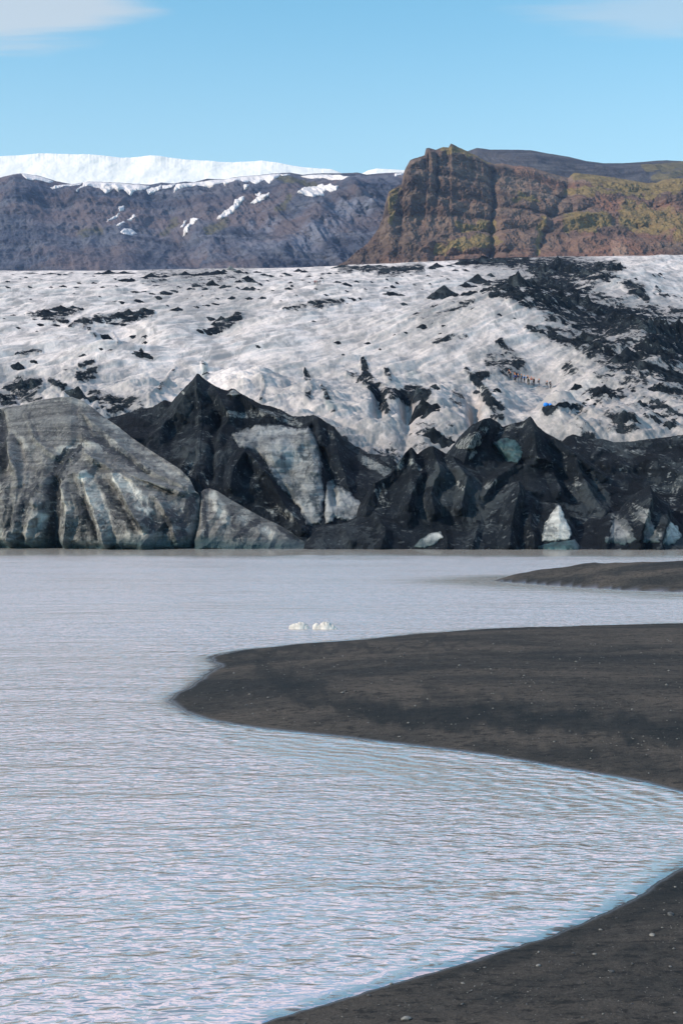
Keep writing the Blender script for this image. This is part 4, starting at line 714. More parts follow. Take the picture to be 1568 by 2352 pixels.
r5.patch('ice_foot', pts6([(900, 795), (960, 780), (1060, 762), (1085, 790), (1080, 815), (900, 815)]), M['teal_ice'], .5, 60, 3., soft=10, label='dark teal ice foot under the bright triangular outcrop', parent=r5_o)
# wedge and left buttress
def ribs(seed, amp, k=.035, sl=.012):
    def f(u, v, s, x, Y, z):
        e = .1+.9*sstep(1.03, .8, s)
        q = u*k+(v-1100)*sl+1.6*fbm(u*.012, v*.014, seed, 4)
        w = amp*.8*(1-np.abs(2*(q % 1)-1)**.9)*e*sstep(1.0, .5, s)
        w = w+amp*.8*fbm(x*.10, z*.05, seed+2, 5, ridged=True)*e
        w = w+amp*.75*facet(x*1.1, z*.7, 8., seed+3, .9)*e+amp*.32*facet(x, z*.7, 3.2, seed+5, .4)*e+amp*.12*facet(x, z, 1.3, seed+7, .2)*e
        w = w+amp*.3*fbm(x*.3+z*.15, z*.35, seed+4, 4, ridged=True)*e
        cut = sstep(.02, .09, s)*1.0
        return w+amp*.12*fbm(x*.9, z*1.2, seed+6, 3)*e-1.6*(1-cut)
    return f
wd = ribs(171, 1.0, .022, .012)
wedge = Relief(pts5([(880, 800), (905, 640), (925, 545), (940, 532), (965, 528), (1000, 541), (1060, 580), (1130, 620), (1200, 660), (1270, 690), (1330, 725), (1380, 760), (1410, 776), (1425, 810), (1450, 830)]), WL, [(440, 182), (480, 186), (720, 174)], yt(169, 168), 1.5, wd, lip=lambda u: .8*fbm(u*.12, 0*u, 175., 4))
wedge.build('ice_wedge', M['buttress'], 447, 718, 260, 130, 10, {'light': lambda U, V: strokes(U, V, [([(490, 1140, 10), (520, 1190, 14)], .8), ([(560, 1180, 12), (570, 1210, 10)], .6), ([(610, 1220, 10), (625, 1230, 10)], .8)], 5), 'dark': lambda U, V: strokes(U, V, [([(468, 1130, 5), (475, 1250, 8)], .9), ([(540, 1240, 6), (575, 1205, 10), (590, 1200, 10)], .9), ([(640, 1210, 8), (680, 1240, 10)], .7), ([(535, 1180, 6), (540, 1210, 8)], .6)], 4)}, drop=1.2, label='small sloping grey ice wedge between the grey cliff and the black mound', cat='ice wedge')
bd = ribs(181, 1.15, .0135, .004)
bg = [(pts5([(365, 345), (280, 420), (252, 520), (250, 800)]), 16, 3.2), (pts5([(0, 200), (20, 330), (10, 460)]), 14, 2.6), (pts5([(470, 480), (560, 600), (640, 720)]), 9, 1.2), (pts5([(390, 480), (400, 600), (460, 760)]), 6, 1.), (pts5([(480, 200), (640, 330), (870, 500)]), 5, .5), (pts5([(380, 340), (560, 450), (800, 560)]), 4, .8), (pts5([(90, 330), (110, 480), (60, 700)]), 9, 1.6), (pts5([(170, 620), (120, 760)]), 8, 1.), (pts5([(130, 190), (190, 300)]), 5, .6), (pts5([(380, 180), (420, 290), (560, 380), (700, 480)]), 6, .8)]
bs = [(pts5(a), w, d) for a, w, d in [([(365, 345), (300, 410), (275, 470)], 16, 2.6), ([(385, 470), (430, 580), (480, 700), (500, 780)], 20, 2.6), ([(530, 465), (600, 590), (660, 700)], 20, 2.4), ([(40, 310), (100, 470), (80, 640), (60, 760)], 20, 2.4), ([(360, 335), (470, 410), (600, 470), (840, 545)], 13, 1.7), ([(380, 180), (520, 300), (690, 440), (900, 545)], 13, 1.3), ([(180, 600), (140, 740)], 16, 2.), ([(300, 520), (330, 640), (310, 780)], 14, 1.4), ([(720, 560), (790, 660), (830, 780)], 14, 1.8), ([(130, 190), (180, 310), (260, 380)], 11, 1.1)]]
butt = Relief([(-500, 945), (-200, 950)]+pts5([(0, 162), (60, 152), (130, 141), (200, 121), (270, 110), (330, 108), (380, 125), (430, 160), (480, 202), (540, 242), (600, 291), (680, 346), (760, 396), (830, 442), (870, 482), (900, 540), (918, 556), (926, 640), (930, 740), (940, 850)]), WL, [(-500, 214), (0, 214), (180, 216), (300, 204), (460, 182)], [(-500, 174), (120, 171), (330, 166), (440, 172), (470, 178)], 1.75, lambda u, v, s, x, Y, z: bd(u, v, s, x, Y, z)+gully(u, v, bg)+spurs(u, v, bs), lip=lambda u: .7*fbm(u*.07, 0*u, 185., 4))
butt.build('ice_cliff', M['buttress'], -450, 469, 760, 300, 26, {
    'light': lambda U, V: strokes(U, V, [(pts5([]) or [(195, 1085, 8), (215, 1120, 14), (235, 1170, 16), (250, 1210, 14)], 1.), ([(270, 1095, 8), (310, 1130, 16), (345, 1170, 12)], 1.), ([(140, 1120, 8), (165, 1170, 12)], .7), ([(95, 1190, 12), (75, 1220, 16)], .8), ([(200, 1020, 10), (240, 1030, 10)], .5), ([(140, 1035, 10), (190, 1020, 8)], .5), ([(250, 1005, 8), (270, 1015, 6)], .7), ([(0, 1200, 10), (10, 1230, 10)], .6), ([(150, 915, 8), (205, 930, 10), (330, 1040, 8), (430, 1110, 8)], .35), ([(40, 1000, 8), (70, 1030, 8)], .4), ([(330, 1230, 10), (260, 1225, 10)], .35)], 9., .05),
    'dark': lambda U, V: strokes(U, V, [([(180, 1027, 10), (140, 1060, 14), (125, 1120, 14), (122, 1250, 16)], 1.), ([(0, 950, 12), (10, 1030, 14), (0, 1070, 12)], 1.), ([(190, 980, 6), (250, 1030, 9), (330, 1080, 7), (345, 1085, 5)], .85), ([(235, 1110, 6), (280, 1180, 14), (340, 1210, 12)], .7), ([(180, 1130, 5), (200, 1200, 9), (230, 1240, 8)], .8), ([(100, 1080, 10), (60, 1160, 16), (25, 1220, 12)], .75), ([(60, 940, 6), (90, 1000, 6)], .5), ([(320, 1200, 20), (380, 1210, 26), (410, 1170, 16)], .75), ([(415, 1240, 12), (440, 1150, 14), (460, 1130, 7)], .95), ([(140, 1200, 12), (210, 1230, 16)], .6), ([(10, 1100, 16), (30, 1180, 12)], .6), ([(60, 905, 10), (120, 918, 12), (180, 925, 8)], .3)], 11., .05)}, drop=1.,  # stroke at the right end paints shade onto the right-facing facet
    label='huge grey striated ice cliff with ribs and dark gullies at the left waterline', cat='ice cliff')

# ------------------------------------------------------------------ shore, sand and water
def flat(u, v, z=0.): Y = (CAMZ-z)*F/(v-HZ); return ((u-CX)/F*Y, Y)
front = [(2600, 1900), (2000, 1880), (1720, 1850), (1640, 1836), (1568, 1820), (1450, 1790), (1300, 1764), (1100, 1731), (950, 1712), (850, 1701), (720, 1687), (600, 1673), (530, 1662), (470, 1650), (425, 1634), (400, 1620), (388, 1608), (395, 1597), (430, 1580), (455, 1564), (475, 1548), (497, 1534), (503, 1526), (488, 1520), (480, 1513)]
backp = [(487, 1506, .06), (520, 1496, .12), (560, 1487, .18), (700, 1470, .25), (830, 1459, .3), (950, 1446, .33), (1110, 1433, .36), (1300, 1427, .38), (1568, 1419, .4), (2000, 1408, .45), (2600, 1400, .5)]
spit = [flat(u, v) for u, v in front]
for u, v, z in backp:
    x, Y = flat(u, v, z); k = 1+z*5/Y; spit.append((x*k, Y*k))
low = [(1660, 1925), (1600, 1965), (1568, 1990), (1530, 2012), (1470, 2052), (1400, 2090), (1330, 2122), (1250, 2152), (1180, 2176), (1100, 2202), (1000, 2232), (900, 2262), (830, 2282), (760, 2302), (670, 2328), (580, 2352), (450, 2392), (250, 2450), (-100, 2560), (-700, 2750)]
beach = [flat(u, v) for u, v in low]
bay = [flat(u, v) for u, v in [(1640, 1836), (1690, 1850), (1715, 1875), (1705, 1900), (1660, 1925)]]
near = bay+beach[1:]+[(-14, 2), (-14, -40), (60, -40), (60, 21), (45, 30), flat(2600, 1900), flat(2000, 1880), flat(1720, 1850)]
far_s = [flat(u, v) for u, v in [(2400, 1385), (1800, 1368), (1568, 1360), (1450, 1356), (1350, 1350), (1250, 1343), (1180, 1338), (1128, 1334)]]
for u, v, z in [(1150, 1329, .12), (1205, 1319, .4), (1240, 1313, .6), (1280, 1308, .75), (1330, 1304, .85), (1380, 1303, .9), (1420, 1304, .92), (1480, 1298, 1.0), (1568, 1288, 1.1), (1800, 1276, 1.2), (2400, 1264, 1.3)]:
    x, Y = flat(u, v, z); k = 1+z*5/Y; far_s.append((x*k, Y*k))
def ground(X, Y):
    w = .16*fbm(X*.5, Y*.5, 201., 4)*np.clip(Y/25, .4, 2)
    w2 = .09*fbm(X*2.2, Y*2.2, 205., 4)*np.clip(2.2-Y/32, .0, 1)
    d1 = poly_sd(X, Y, spit)+w+w2; d2 = poly_sd(X, Y, near)+w+w2; d3 = poly_sd(X, Y, far_s)+w*1.5
    d = np.maximum(np.maximum(d1, d2), d3)
    z = np.where(d < 0, np.maximum(.10*d, -2.2), 0)
    z = z+np.where(d1 > 0, .62*(1-np.exp(-np.clip(d1, 0, 50)/5.5)), 0)
    z = np.maximum(z, np.where(d2 > 0, .07*np.clip(d2, 0, 6)+.015*np.clip(d2-6, 0, 30), z))
    z = np.where(d3 > 0, 1.9*(1-np.exp(-np.clip(d3, 0, 50)/5.)), z)
    z = z+3.2*np.clip(1-Y/9, 0, 1)**2*(d2 > 0)
    dry = sstep(.3, 1.5, d)
    z = z+dry*(.055*fbm(X*.45, Y*.45, 211., 4)+.016*fbm(X*2.6, Y*2.6, 214., 4, ridged=True))
    return z, d
su = np.concatenate([np.linspace(-1500, 300, 90)[:-1], np.linspace(300, 1620, 900), 1620*np.geomspace(1, 12, 150)[1:]]); sy = np.concatenate([np.linspace(1.2, 9, 20)[:-1], 5.0*F/np.linspace(5.0*F/9., 5.0*F/150., 900)])
SU, SY = np.meshgrid(su, sy); SX = (SU-CX)/F*SY
SX[SY < 9] = ((SU-CX)/F*9)[SY < 9]
SZ, SD = ground(SX, SY)
SVv = HZ-(SZ-CAMZ)/SY*F
dampst = [([(600, 1540, 20), (680, 1580, 30), (760, 1600, 20)], .75), ([(700, 1600, 14), (900, 1640, 26), (1100, 1650, 26), (1350, 1660, 24), (1600, 1690, 30)], .95), ([(520, 1505, 10), (700, 1490, 10), (850, 1485, 8)], .7), ([(850, 1490, 5), (980, 1480, 5), (1080, 1470, 4)], .5), ([(1100, 1720, 16), (1350, 1740, 24), (1568, 1780, 24)], .6), ([(1000, 1590, 16), (1200, 1625, 18)], .5), ([(1000, 2250, 16), (1250, 2175, 16), (1568, 2040, 18)], .6), ([(1100, 2300, 14), (1300, 2230, 12), (1568, 2150, 14)], .4)]
damp = .8*strokes(SU, SVv, dampst, 26., .022)*(SD > 0)
link('sand_beach', mesh_from('sand_beach', np.stack([SX, SY, SZ], -1).reshape(-1, 3), grid_faces(len(sy), len(su)), M['sand'], True, {'wet': sstep(.13, .02, SD/np.clip(SY/22, .6, 2)), 'damp': damp}), kind='structure')
wu = np.concatenate([np.linspace(-3200, -60, 120)[:-1], np.linspace(-60, 1640, 800), np.linspace(1640, 4800, 120)[1:]]); wy = np.concatenate([np.linspace(1.0, 9, 12)[:-1], 5.*F/np.linspace(5.*F/9., 5.*F/150., 620)[:-1], np.geomspace(150, 3600, 60)])
WU, WY = np.meshgrid(wu, wy); WX = (WU-CX)/F*WY
WX[WY < 9] = ((WU-CX)/F*9)[WY < 9]
near_rows = WY < 149
_, wd_ = ground(WX, np.where(near_rows, WY, 149.))
sd = np.where(near_rows, -wd_, 30.)
WV = HZ+CAMZ/WY*F
gyy = np.gradient(sd, axis=0)/np.gradient(WY, axis=0); gxx = np.gradient(sd, axis=1)/np.gradient(WX, axis=1)
for _a in (gxx, gyy): np.clip(_a, -1, 1, out=_a)
calm = np.maximum(.9*sstep(.9, .05, sd)*(WY < 70), strokes(WU, WV, [([(520, 1690, 22), (900, 1760, 50), (1200, 1815, 50), (1500, 1850, 40), (1640, 1870, 40)], .8), ([(430, 1560, 20), (470, 1530, 10)], .5)], 10., .02))
wn = fbm(WX*.12, WY*.05, 231., 4)
calm = np.maximum(calm, .95*sstep(133, 152, WY+14*wn)*(WY < 400))
calm = np.maximum(calm, .85*sstep(9., 1.5, sd+3*wn)*(WY > 68)*(WY < 112))
link('lagoon_water', mesh_from('lagoon_water', np.stack([WX, WY, 0*WX], -1).reshape(-1, 3), grid_faces(len(wy), len(wu)), M['water'], True, {'shore': sd, 'calm': calm, 'sdx': gxx, 'sdy': gyy}), kind='structure')

# ------------------------------------------------------------------ stones on the sand
def stone_mesh(name, r, mat, seed, flatz=.55, sub=2):
    bm = bmesh.new(); bmesh.ops.create_icosphere(bm, subdivisions=sub, radius=1.)
    co = np.array([v.co for v in bm.verts])
    k = 1+.38*fbm(co[:, 0]*1.1+seed, co[:, 1]*1.1, co[:, 2]*1.1, 3)
    q = np.round(co*2.1)/2.1; co = (co*.65+q*.35)*k[:, None]*np.array(r)*np.array([1, 1, flatz])
    for v, c in zip(bm.verts, co): v.co = c
    me = bpy.data.meshes.new(name); bm.to_mesh(me); bm.free(); me.materials.append(mat); return me
def on_sand(u, v):
    ys = np.linspace(9, 80, 3000); xs = (u-CX)/F*ys; z, d = ground(xs, ys)
    vv = HZ-(z-CAMZ)/ys*F; k = np.argmax(vv <= v); return xs[k], ys[k], z[k]
z9 = lambda x, y: (784+x*.5, 1776.25+y*.5)
PEB = [(296, 1133, 21, 'pale', 'largest pale flat stone at the bottom of the beach'), (1425, 747, 13, 'pale', 'pale angular stone near right edge of the lower beach'), (1510, 652, 17, 'dark', 'grey bumpy stone highest by the right edge of lower beach'), (1240, 913, 12, 'dark', 'grey stone in the middle right of lower beach'), (903, 885, 11, 'pale', 'light stone just inland of the dark pebble strip'), (1188, 722, 8, 'pale', 'small pale stone above the middle right grey stone'), (1160, 833, 9, 'pale', 'thin pale chip between the grey and light stones'), (657, 895, 6, 'pale', 'little white stone close to the wet edge of beach'), (557, 968, 9, 'pale', 'small pale stone left of centre on lower beach'), (1531, 525, 7, 'pale', 'tiny pale stone nearest the upper right of lower beach'), (228, 971, 9, 'pale', 'small pale stone beside the water at lower left of beach'), (1063, 830, 9, 'dark', 'dull grey stone left of the thin pale chip'), (1508, 890, 7, 'pale', 'tiny pale stone at right between two grey stones'), (1105, 1125, 8, 'dark', 'dark stone at the bottom right of the beach'), (1530, 1105, 8, 'pale', 'small light stone in the bottom right corner'), (125, 1024, 9, 'dark', 'grey stone at the left point of the lower beach'), (710, 1035, 8, 'dark', 'grey flat stone midway along the bottom of the beach'), (1260, 668, 6, 'dark', 'tiny grey stone upper middle of the lower beach'), (850, 1062, 6, 'dark', 'small reddish grey stone right of the flat grey one')]
for i, (x, y, hw, kind, lab) in enumerate(PEB):
    u, v = z9(x, y); px, py, pz = on_sand(u, v); w = hw*.5/F*py
    o = link('stone', stone_mesh('stone', (w*1.15, w*.9, w), M['pebble' if kind == 'pale' else 'pebble_dark'], i*3.1), label=lab, cat='stone', group='stones on the lower beach', loc=(px, py, pz+w*.22))
    o.rotation_euler = (random.uniform(-.2, .2), random.uniform(-.2, .2), random.uniform(0, 6))
for i, (x, y, hw, lab) in enumerate([(362, 360, 5, 'small pale stone near the tip of the dark sand spit'), (422, 518, 7, 'dark stone near the lower shore of the sand spit'), (330, 447, 7, 'grey stone on the left end of the sand spit'), (408, 433, 4, 'tiny pale stone right of the grey one on the spit'), (895, 276, 4, 'tiny white stone high on the sand spit'), (1248, 520, 4, 'tiny pale stone far right on the sand spit')]):
    u, v = 367.5+x*.46875, 1378+y*.46875; px, py, pz = on_sand(u, v); w = hw*.5/F*py
    link('stone', stone_mesh('stone', (w, w, w), M['pebble_dark' if 'dark' in lab[:6] or 'grey' in lab[:6] else 'pebble'], 60+i*2.3), label=lab, cat='stone', group='stones on the sand spit', loc=(px, py, pz+w*.3))
px, py, pz = on_sand(1175, 1332.5); px, py = flat(1174, 1331)
link('boulder', stone_mesh('boulder', (.16, .16, .22), M['pebble_dark'], 5.5, .9), label='dark boulder standing at the tip of the far sandbar', cat='boulder', loc=(px+.5, py, .12))
# small gravel: too many to count
def gravel(name, n, region, size, mat, thr):
    us = rng.uniform(region[0], region[1], n); vs = rng.uniform(region[2], region[3], n)
    Y0 = CAMZ*F/(vs-HZ); X0 = (us-CX)/F*Y0; z, d = ground(X0, Y0)
    for _ in range(3):
        Y0 = (CAMZ-z)*F/(vs-HZ); X0 = (us-CX)/F*Y0; z, d = ground(X0, Y0)
    ok = (d > .25) & (rng.random(n) < sstep(thr-.25, thr+.25, fbm(X0*.35, Y0*.6, 221., 3)+.1*rng.standard_normal(n))+.12)
    X0, Y0, z = X0[ok], Y0[ok], z[ok]; m = len(X0)
    base = np.array([[1, 0, 0], [0, 1, 0], [-1, 0, 0], [0, -1, 0], [0, 0, 1], [0, 0, -1.]]); bf = np.array([[0, 1, 4], [1, 2, 4], [2, 3, 4], [3, 0, 4], [1, 0, 5], [2, 1, 5], [3, 2, 5], [0, 3, 5]])
    s = size*rng.lognormal(0, .5, m)*np.clip(Y0/16, .8, 2.2)
    J = base[None]*(1+.5*rng.uniform(-1, 1, (m, 6, 1))); a = rng.uniform(0, 6.28, m)
    c, sn = np.cos(a)[:, None], np.sin(a)[:, None]
    vx = (J[..., 0]*1.2*c-J[..., 1]*.8*sn); vy = (J[..., 0]*1.2*sn+J[..., 1]*.8*c); vz = J[..., 2]*.6
    V = np.stack([X0[:, None]+vx*s[:, None], Y0[:, None]+vy*s[:, None], z[:, None]+vz*s[:, None]+.25*s[:, None]], -1).reshape(-1, 3)
    Fc = (bf[None]+6*np.arange(m)[:, None, None]).reshape(-1, 3)
    link(name, mesh_from(name, V, Fc, mat, False), kind='stuff', label='scattered fine '+('pale' if 'pale' in mat.name else 'dark')+' gravel lying on the black sand', cat='gravel')
gravel('gravel', 4500, (350, 1700, 1420, 1830), .006, M['pebble'], .25)
gravel('gravel', 3000, (500, 1700, 1980, 2400), .0055, M['pebble'], .2)
gravel('gravel', 3500, (350, 1700, 1420, 2400), .006, M['pebble_dark'], .1)

# ------------------------------------------------------------------ floating ice
def berg(name, u, v, lobes, label, seed):
    """lumpy floating ice: lobes (du, height, halfwidth) in survey units"""
    x, Y = flat(u, v); k = Y/F
    nx, ny = 90, 60; hw = max(abs(l[0])+l[2] for l in lobes)*1.15
    X, Yg = np.meshgrid(np.linspace(-hw, hw, nx)*k, np.linspace(-hw*.62, hw*.62, ny)*k)
    H = np.full(X.shape, -1.)
    for du, h, w in lobes:
        r2 = ((X/k-du)/w)**2+((Yg/k)/(w*.62))**2
        H = np.maximum(H, h*np.sqrt(np.clip(1-r2, 0, 1))**.8*(r2 < 1)-.3*np.clip(r2-1, 0, 1)*h)
    n = fbm(X/k*.13+seed, Yg/k*.13, seed, 4, ridged=True); n2 = fbm(X/k*.4, Yg/k*.4, seed+3, 3)
    Z = (H+(n*3.0+n2*1.6)*np.clip(H/5, -.5, 1)-.5)*k
    verts = np.stack([X+x, Yg+Y+.25, np.maximum(Z, -.25)], -1).reshape(-1, 3)
    f, _ = biggest(grid_faces(ny, nx, Z > -.03), Z.size); verts, f, _ = compact(verts, f)
    return centred(name, verts, f, M['berg'], label=label, cat='iceberg', group='small icebergs on the lagoon')
berg('iceberg', 687, 1445.5, [(-9, 11, 11), (2, 14, 15), (12, 9, 11), (-19, 9, 5), (19, 3, 7)], 'smaller white chunk of floating ice with a beak on the left', 301.)
berg('iceberg', 743, 1446, [(-17, 12, 9), (-9, 9, 11), (5, 16, 15), (14, 10, 13), (25, 4, 8)], 'larger white chunk of floating ice with a domed top on the right', 311.)

# ------------------------------------------------------------------ hikers
def skin_mesh(name, chains, mat, lvl=1):
    """chains: lists of (x, y, z, r) joined where positions repeat; first vertex is the root"""
    vs, rs, ed, idx = [], [], [], {}
    for ch in chains:
        prev = None
        for (x, y, z, r) in ch:
            key = (round(x, 3), round(y, 3), round(z, 3))
            if key not in idx: idx[key] = len(vs); vs.append((x, y, z)); rs.append(r)
            if prev is not None: ed.append((prev, idx[key]))
            prev = idx[key]
    me = bpy.data.meshes.new('tmp'); me.from_pydata(vs, ed, []); o = bpy.data.objects.new('tmp', me); COL.objects.link(o)
    m = o.modifiers.new('skin', 'SKIN'); m.use_smooth_shade = True
    for i, r in enumerate(rs):
        d = me.skin_vertices[0].data[i]; d.radius = (r, r); d.use_root = (i == 0)
    if lvl: s_ = o.modifiers.new('sub', 'SUBSURF'); s_.levels = lvl; s_.render_levels = lvl
    dg = bpy.context.evaluated_depsgraph_get(); dg.update()
    r = bpy.data.meshes.new_from_object(o.evaluated_get(dg)); r.name = name
    bpy.data.objects.remove(o); bpy.data.meshes.remove(me)
    r.materials.clear(); r.materials.append(mat); return r
skin = mat_simple('skin', (.46, .29, .21), .6, 20, .1, .05, .002)
cloth = {k: mat_simple('cloth_'+k, c, .8, 14, .25, .4, .01) for k, c in dict(black=(.014, .016, .02), cobalt=(.012, .075, .38), plum=(.045, .022, .04), azure=(.02, .20, .62), cream=(.62, .56, .46), coral=(.55, .12, .08), rust=(.26, .10, .05), navy=(.014, .026, .05), grey=(.22, .23, .26), pale=(.42, .46, .52), khaki=(.12, .11, .08), dark=(.02, .024, .03), red=(.28, .07, .06), white=(.6, .6, .6)).items()}
helm = {'orange': mat_simple('helmet_orange', (.85, .22, .03), .35, 5, .08, .05, .01), 'white': mat_simple('helmet_white', (.75, .72, .72), .35, 5, .08, .05, .01)}
def pose(arm, stride):
    """joint table: arm 0 hanging, 1 hands at chest straps, 2 hands on hips"""
    L = {}
    for sgn, k in ((-1, 'l'), (1, 'r')):
        st = stride*sgn
        L['hip'+k] = (sgn*.10, 0, .90); L['knee'+k] = (sgn*.11, -.05-st*.5, .48); L['ank'+k] = (sgn*.12, .02+st*-.6+max(0, st)*.5, .085); L['toe'+k] = (sgn*.14, -.14+st*-.6+max(0, st)*.5, .04)
        L['sh'+k] = (sgn*.19, 0, 1.42)
        if arm == 0: L['el'+k], L['wr'+k], hd = (sgn*.25, .03+st*.2, 1.13), (sgn*.26, -.06+st*.5, .88), (0, -.02, -1)
        elif arm == 1: L['el'+k], L['wr'+k], hd = (sgn*.28, -.05, 1.16), (sgn*.13, -.22, 1.27), (-sgn*.5, -.1, .8)
        else: L['el'+k], L['wr'+k], hd = (sgn*.40, .04, 1.17), (sgn*.22, -.06, .99), (-sgn*.7, -.3, -.5)
        L['hd'+k] = hd
    return L
def hand(w, d, sgn):
    d = np.array(d, float); d /= np.linalg.norm(d); w = np.array(w)
    side = np.cross(d, [0, 1, 0]); side = side/np.linalg.norm(side) if np.linalg.norm(side) > .1 else np.array([1., 0, 0])
    pal = w+d*.07; ch = [[(*w, .024), (*pal, .030)]]
    for i, ln in enumerate((.065, .078, .072, .055)):
        b = pal+side*(i-1.5)*.020+d*.025; m = b+d*ln*.55; e = m+d*ln*.35+np.array([0, -.02, 0])
        ch.append([(*pal, .030), (*b, .0095), (*m, .009), (*e, .008)])
    t0 = w+d*.03; t1 = t0+side*-.035*sgn+d*.02; t2 = t1+d*.035
    ch.append([(*w, .024), (*t1, .010), (*t2, .009)])
    return ch
PM = []
for arm, stride in ((0, .12), (1, -.05), (2, .02), (0, .34)):
    L = pose(arm, stride)
    body = [[(0, 0, .95, .14), (0, 0, 1.15, .13), (0, .01, 1.36, .145), (0, .0, 1.47, .07), (0, -.01, 1.53, .058), (0, -.015, 1.60, .088), (0, -.015, 1.69, .098), (0, 0, 1.755, .06)],
            [(0, -.015, 1.60, .088), (0, -.118, 1.63, .016)], [(0, -.015, 1.69, .098), (.098, 0, 1.645, .02)], [(0, -.015, 1.69, .098), (-.098, 0, 1.645, .02)]]
    trs, jk, boots = [], [[(0, 0, .93, .155), (0, 0, 1.15, .15), (0, .01, 1.36, .165), (0, .0, 1.475, .085)]], []
    for k, sgn in (('l', -1), ('r', 1)):
        body.append([(0, 0, .95, .14), (*L['hip'+k], .095), (*L['knee'+k], .062), (*L['ank'+k], .045), (*L['toe'+k], .035)])
        body.append([(0, .01, 1.36, .145), (*L['sh'+k], .065), (*L['el'+k], .045), (*L['wr'+k], .024)]); body += hand(L['wr'+k], L['hd'+k], sgn)
        trs.append([(0, 0, .96, .155), (*L['hip'+k], .108), (*L['knee'+k], .078), (L['ank'+k][0], L['ank'+k][1], L['ank'+k][2]+.05, .066)])
        wr = np.array(L['wr'+k]); el = np.array(L['el'+k]); cu = wr+(el-wr)*.08
        jk.append([(0, .01, 1.36, .165), (*L['sh'+k], .085), (*L['el'+k], .062), (*cu, .044)])
        boots.append([(L['ank'+k][0], L['ank'+k][1], L['ank'+k][2]+.09, .06), (L['ank'+k][0], L['ank'+k][1], .06, .06), (*L['toe'+k], .05)])
    PM.append((skin_mesh('person', body, skin), skin_mesh('jacket', jk, cloth['black']), skin_mesh('trousers', trs, cloth['dark']), [skin_mesh('boot', [b], cloth['dark']) for b in boots]))
def helmet_mesh():
    bm = bmesh.new(); bmesh.ops.create_uvsphere(bm, u_segments=16, v_segments=10, radius=1.)
    bmesh.ops.delete(bm, geom=[v for v in bm.verts if v.co.z < -.12], context='VERTS')
    for v in bm.verts:
        rim = 1.14 if v.co.z < .08 else 1.
        v.co = (v.co.x*.125*rim, v.co.y*.15*rim, v.co.z*.135)
    me = bpy.data.meshes.new('helmet'); bm.to_mesh(me); bm.free(); me.polygons.foreach_set('use_smooth', [True]*len(me.polygons)); me.materials.append(helm['orange']); return me
def pack_mesh():
    bm = bmesh.new(); bmesh.ops.create_cube(bm, size=1)
    bmesh.ops.bevel(bm, geom=bm.edges[:], offset=.22, segments=3, affect='EDGES')
    for v in bm.verts: v.co = (v.co.x*.30*(1-.2*v.co.z), v.co.y*.18, v.co.z*.46)
    me = bpy.data.meshes.new('backpack'); bm.to_mesh(me); bm.free(); me.materials.append(cloth['dark']); return me
HM, BP = helmet_mesh(), pack_mesh()
def own(o, mat):
    o.material_slots[0].link = 'OBJECT'; o.material_slots[0].material = mat
def hiker(x, Y, z, p, jk, tr, hc, label, group, rz, pack=True, h=1.):
    b, j, t, bo = PM[p]
    o = link('person', b, label=label, cat='person', group=group, loc=(x, Y, z)); o.rotation_euler.z = rz; o.scale = (h,)*3
    a = link('jacket', j, o); own(a, cloth[jk]); a = link('trousers', t, o); own(a, cloth[tr])
    for m in bo: link('boot', m, o)
    a = link('helmet', HM, o, loc=(0, -.01, 1.70)); own(a, helm[hc])
    if pack: link('backpack', BP, o, loc=(0, .24, 1.22))
HK = [(420, 405, 0, 'black', 'grey', 'orange', 'person in black jacket and grey trousers at the left end of the hiker line', .3), (441, 426, 1, 'black', 'dark', 'orange', 'person all in black second from the left end of the hikers', 2.6), (503, 425, 1, 'dark', 'dark', 'orange', 'person in dark clothes half hidden behind the cobalt jacket', 0), (512, 447, 0, 'cobalt', 'dark', 'orange', 'person in cobalt blue jacket and black trousers', 3.1), (552, 452, 2, 'plum', 'grey', 'orange', 'person in plum jacket and grey trousers beside the cobalt jacket', .5), (602, 456, 1, 'black', 'dark', 'orange', 'person in black just left of the azure jacket', -.4), (645, 466, 2, 'azure', 'dark', 'orange', 'person in bright azure jacket with elbows out', 3.0), (694, 470, 0, 'black', 'khaki', 'orange', 'person in black jacket behind the cream jacket', .2), (708, 490, 2, 'cream', 'khaki', 'orange', 'person in cream jacket and khaki trousers', 2.8), (747, 500, 1, 'coral', 'pale', 'orange', 'person in coral red jacket and pale trousers', .1), (783, 494, 0, 'rust', 'dark', 'orange', 'person in rust brown jacket at right of the coral jacket', 3.3), (860, 520, 3, 'navy', 'grey', 'orange', 'person in dark jacket walking alone right of the group', 1.2), (979, 550, 3, 'black', 'grey', 'orange', 'person in black jacket and grey trousers in the trailing pair', 1.3), (1030, 556, 0, 'navy', 'dark', 'white', 'person in navy with white helmet last in line', 1.5)]
for x, y, p, jk, tr, hc, lab, rz in HK:
    u, v = (1800+x/3.92)*.6125, (1320+y/3.92)*.6125; Y = hit(u, v)
    hiker((u-CX)/F*Y, Y, float(G(u, Y))+.02, p, jk, tr, hc, lab, 'hikers in helmets on the ice', rz, h=.98+.05*random.random())
for x, y, p, jk, tr, hc, lab, rz in [(705, 350, 0, 'red', 'dark', 'orange', 'distant person in dull red, leftmost of the far party', 0), (732, 350, 1, 'red', 'khaki', 'orange', 'distant person in red brown, second of the far party', .6), (758, 352, 0, 'grey', 'grey', 'white', 'distant person in pale grey, middle of the far party', 3.), (785, 346, 2, 'navy', 'grey', 'white', 'distant person in navy, fourth of the far party', .2), (833, 337, 3, 'white', 'pale', 'white', 'distant person in whitish clothes apart at right of the far party', 1.)]:
    u, v = (1000+x/3.92)*.6125, (980+y/3.92)*.6125; Y = hit(u, v)
    hiker((u-CX)/F*Y, Y, float(G(u, Y))+.02, p, jk, tr, hc, lab, 'distant hikers on the upper ice', rz)
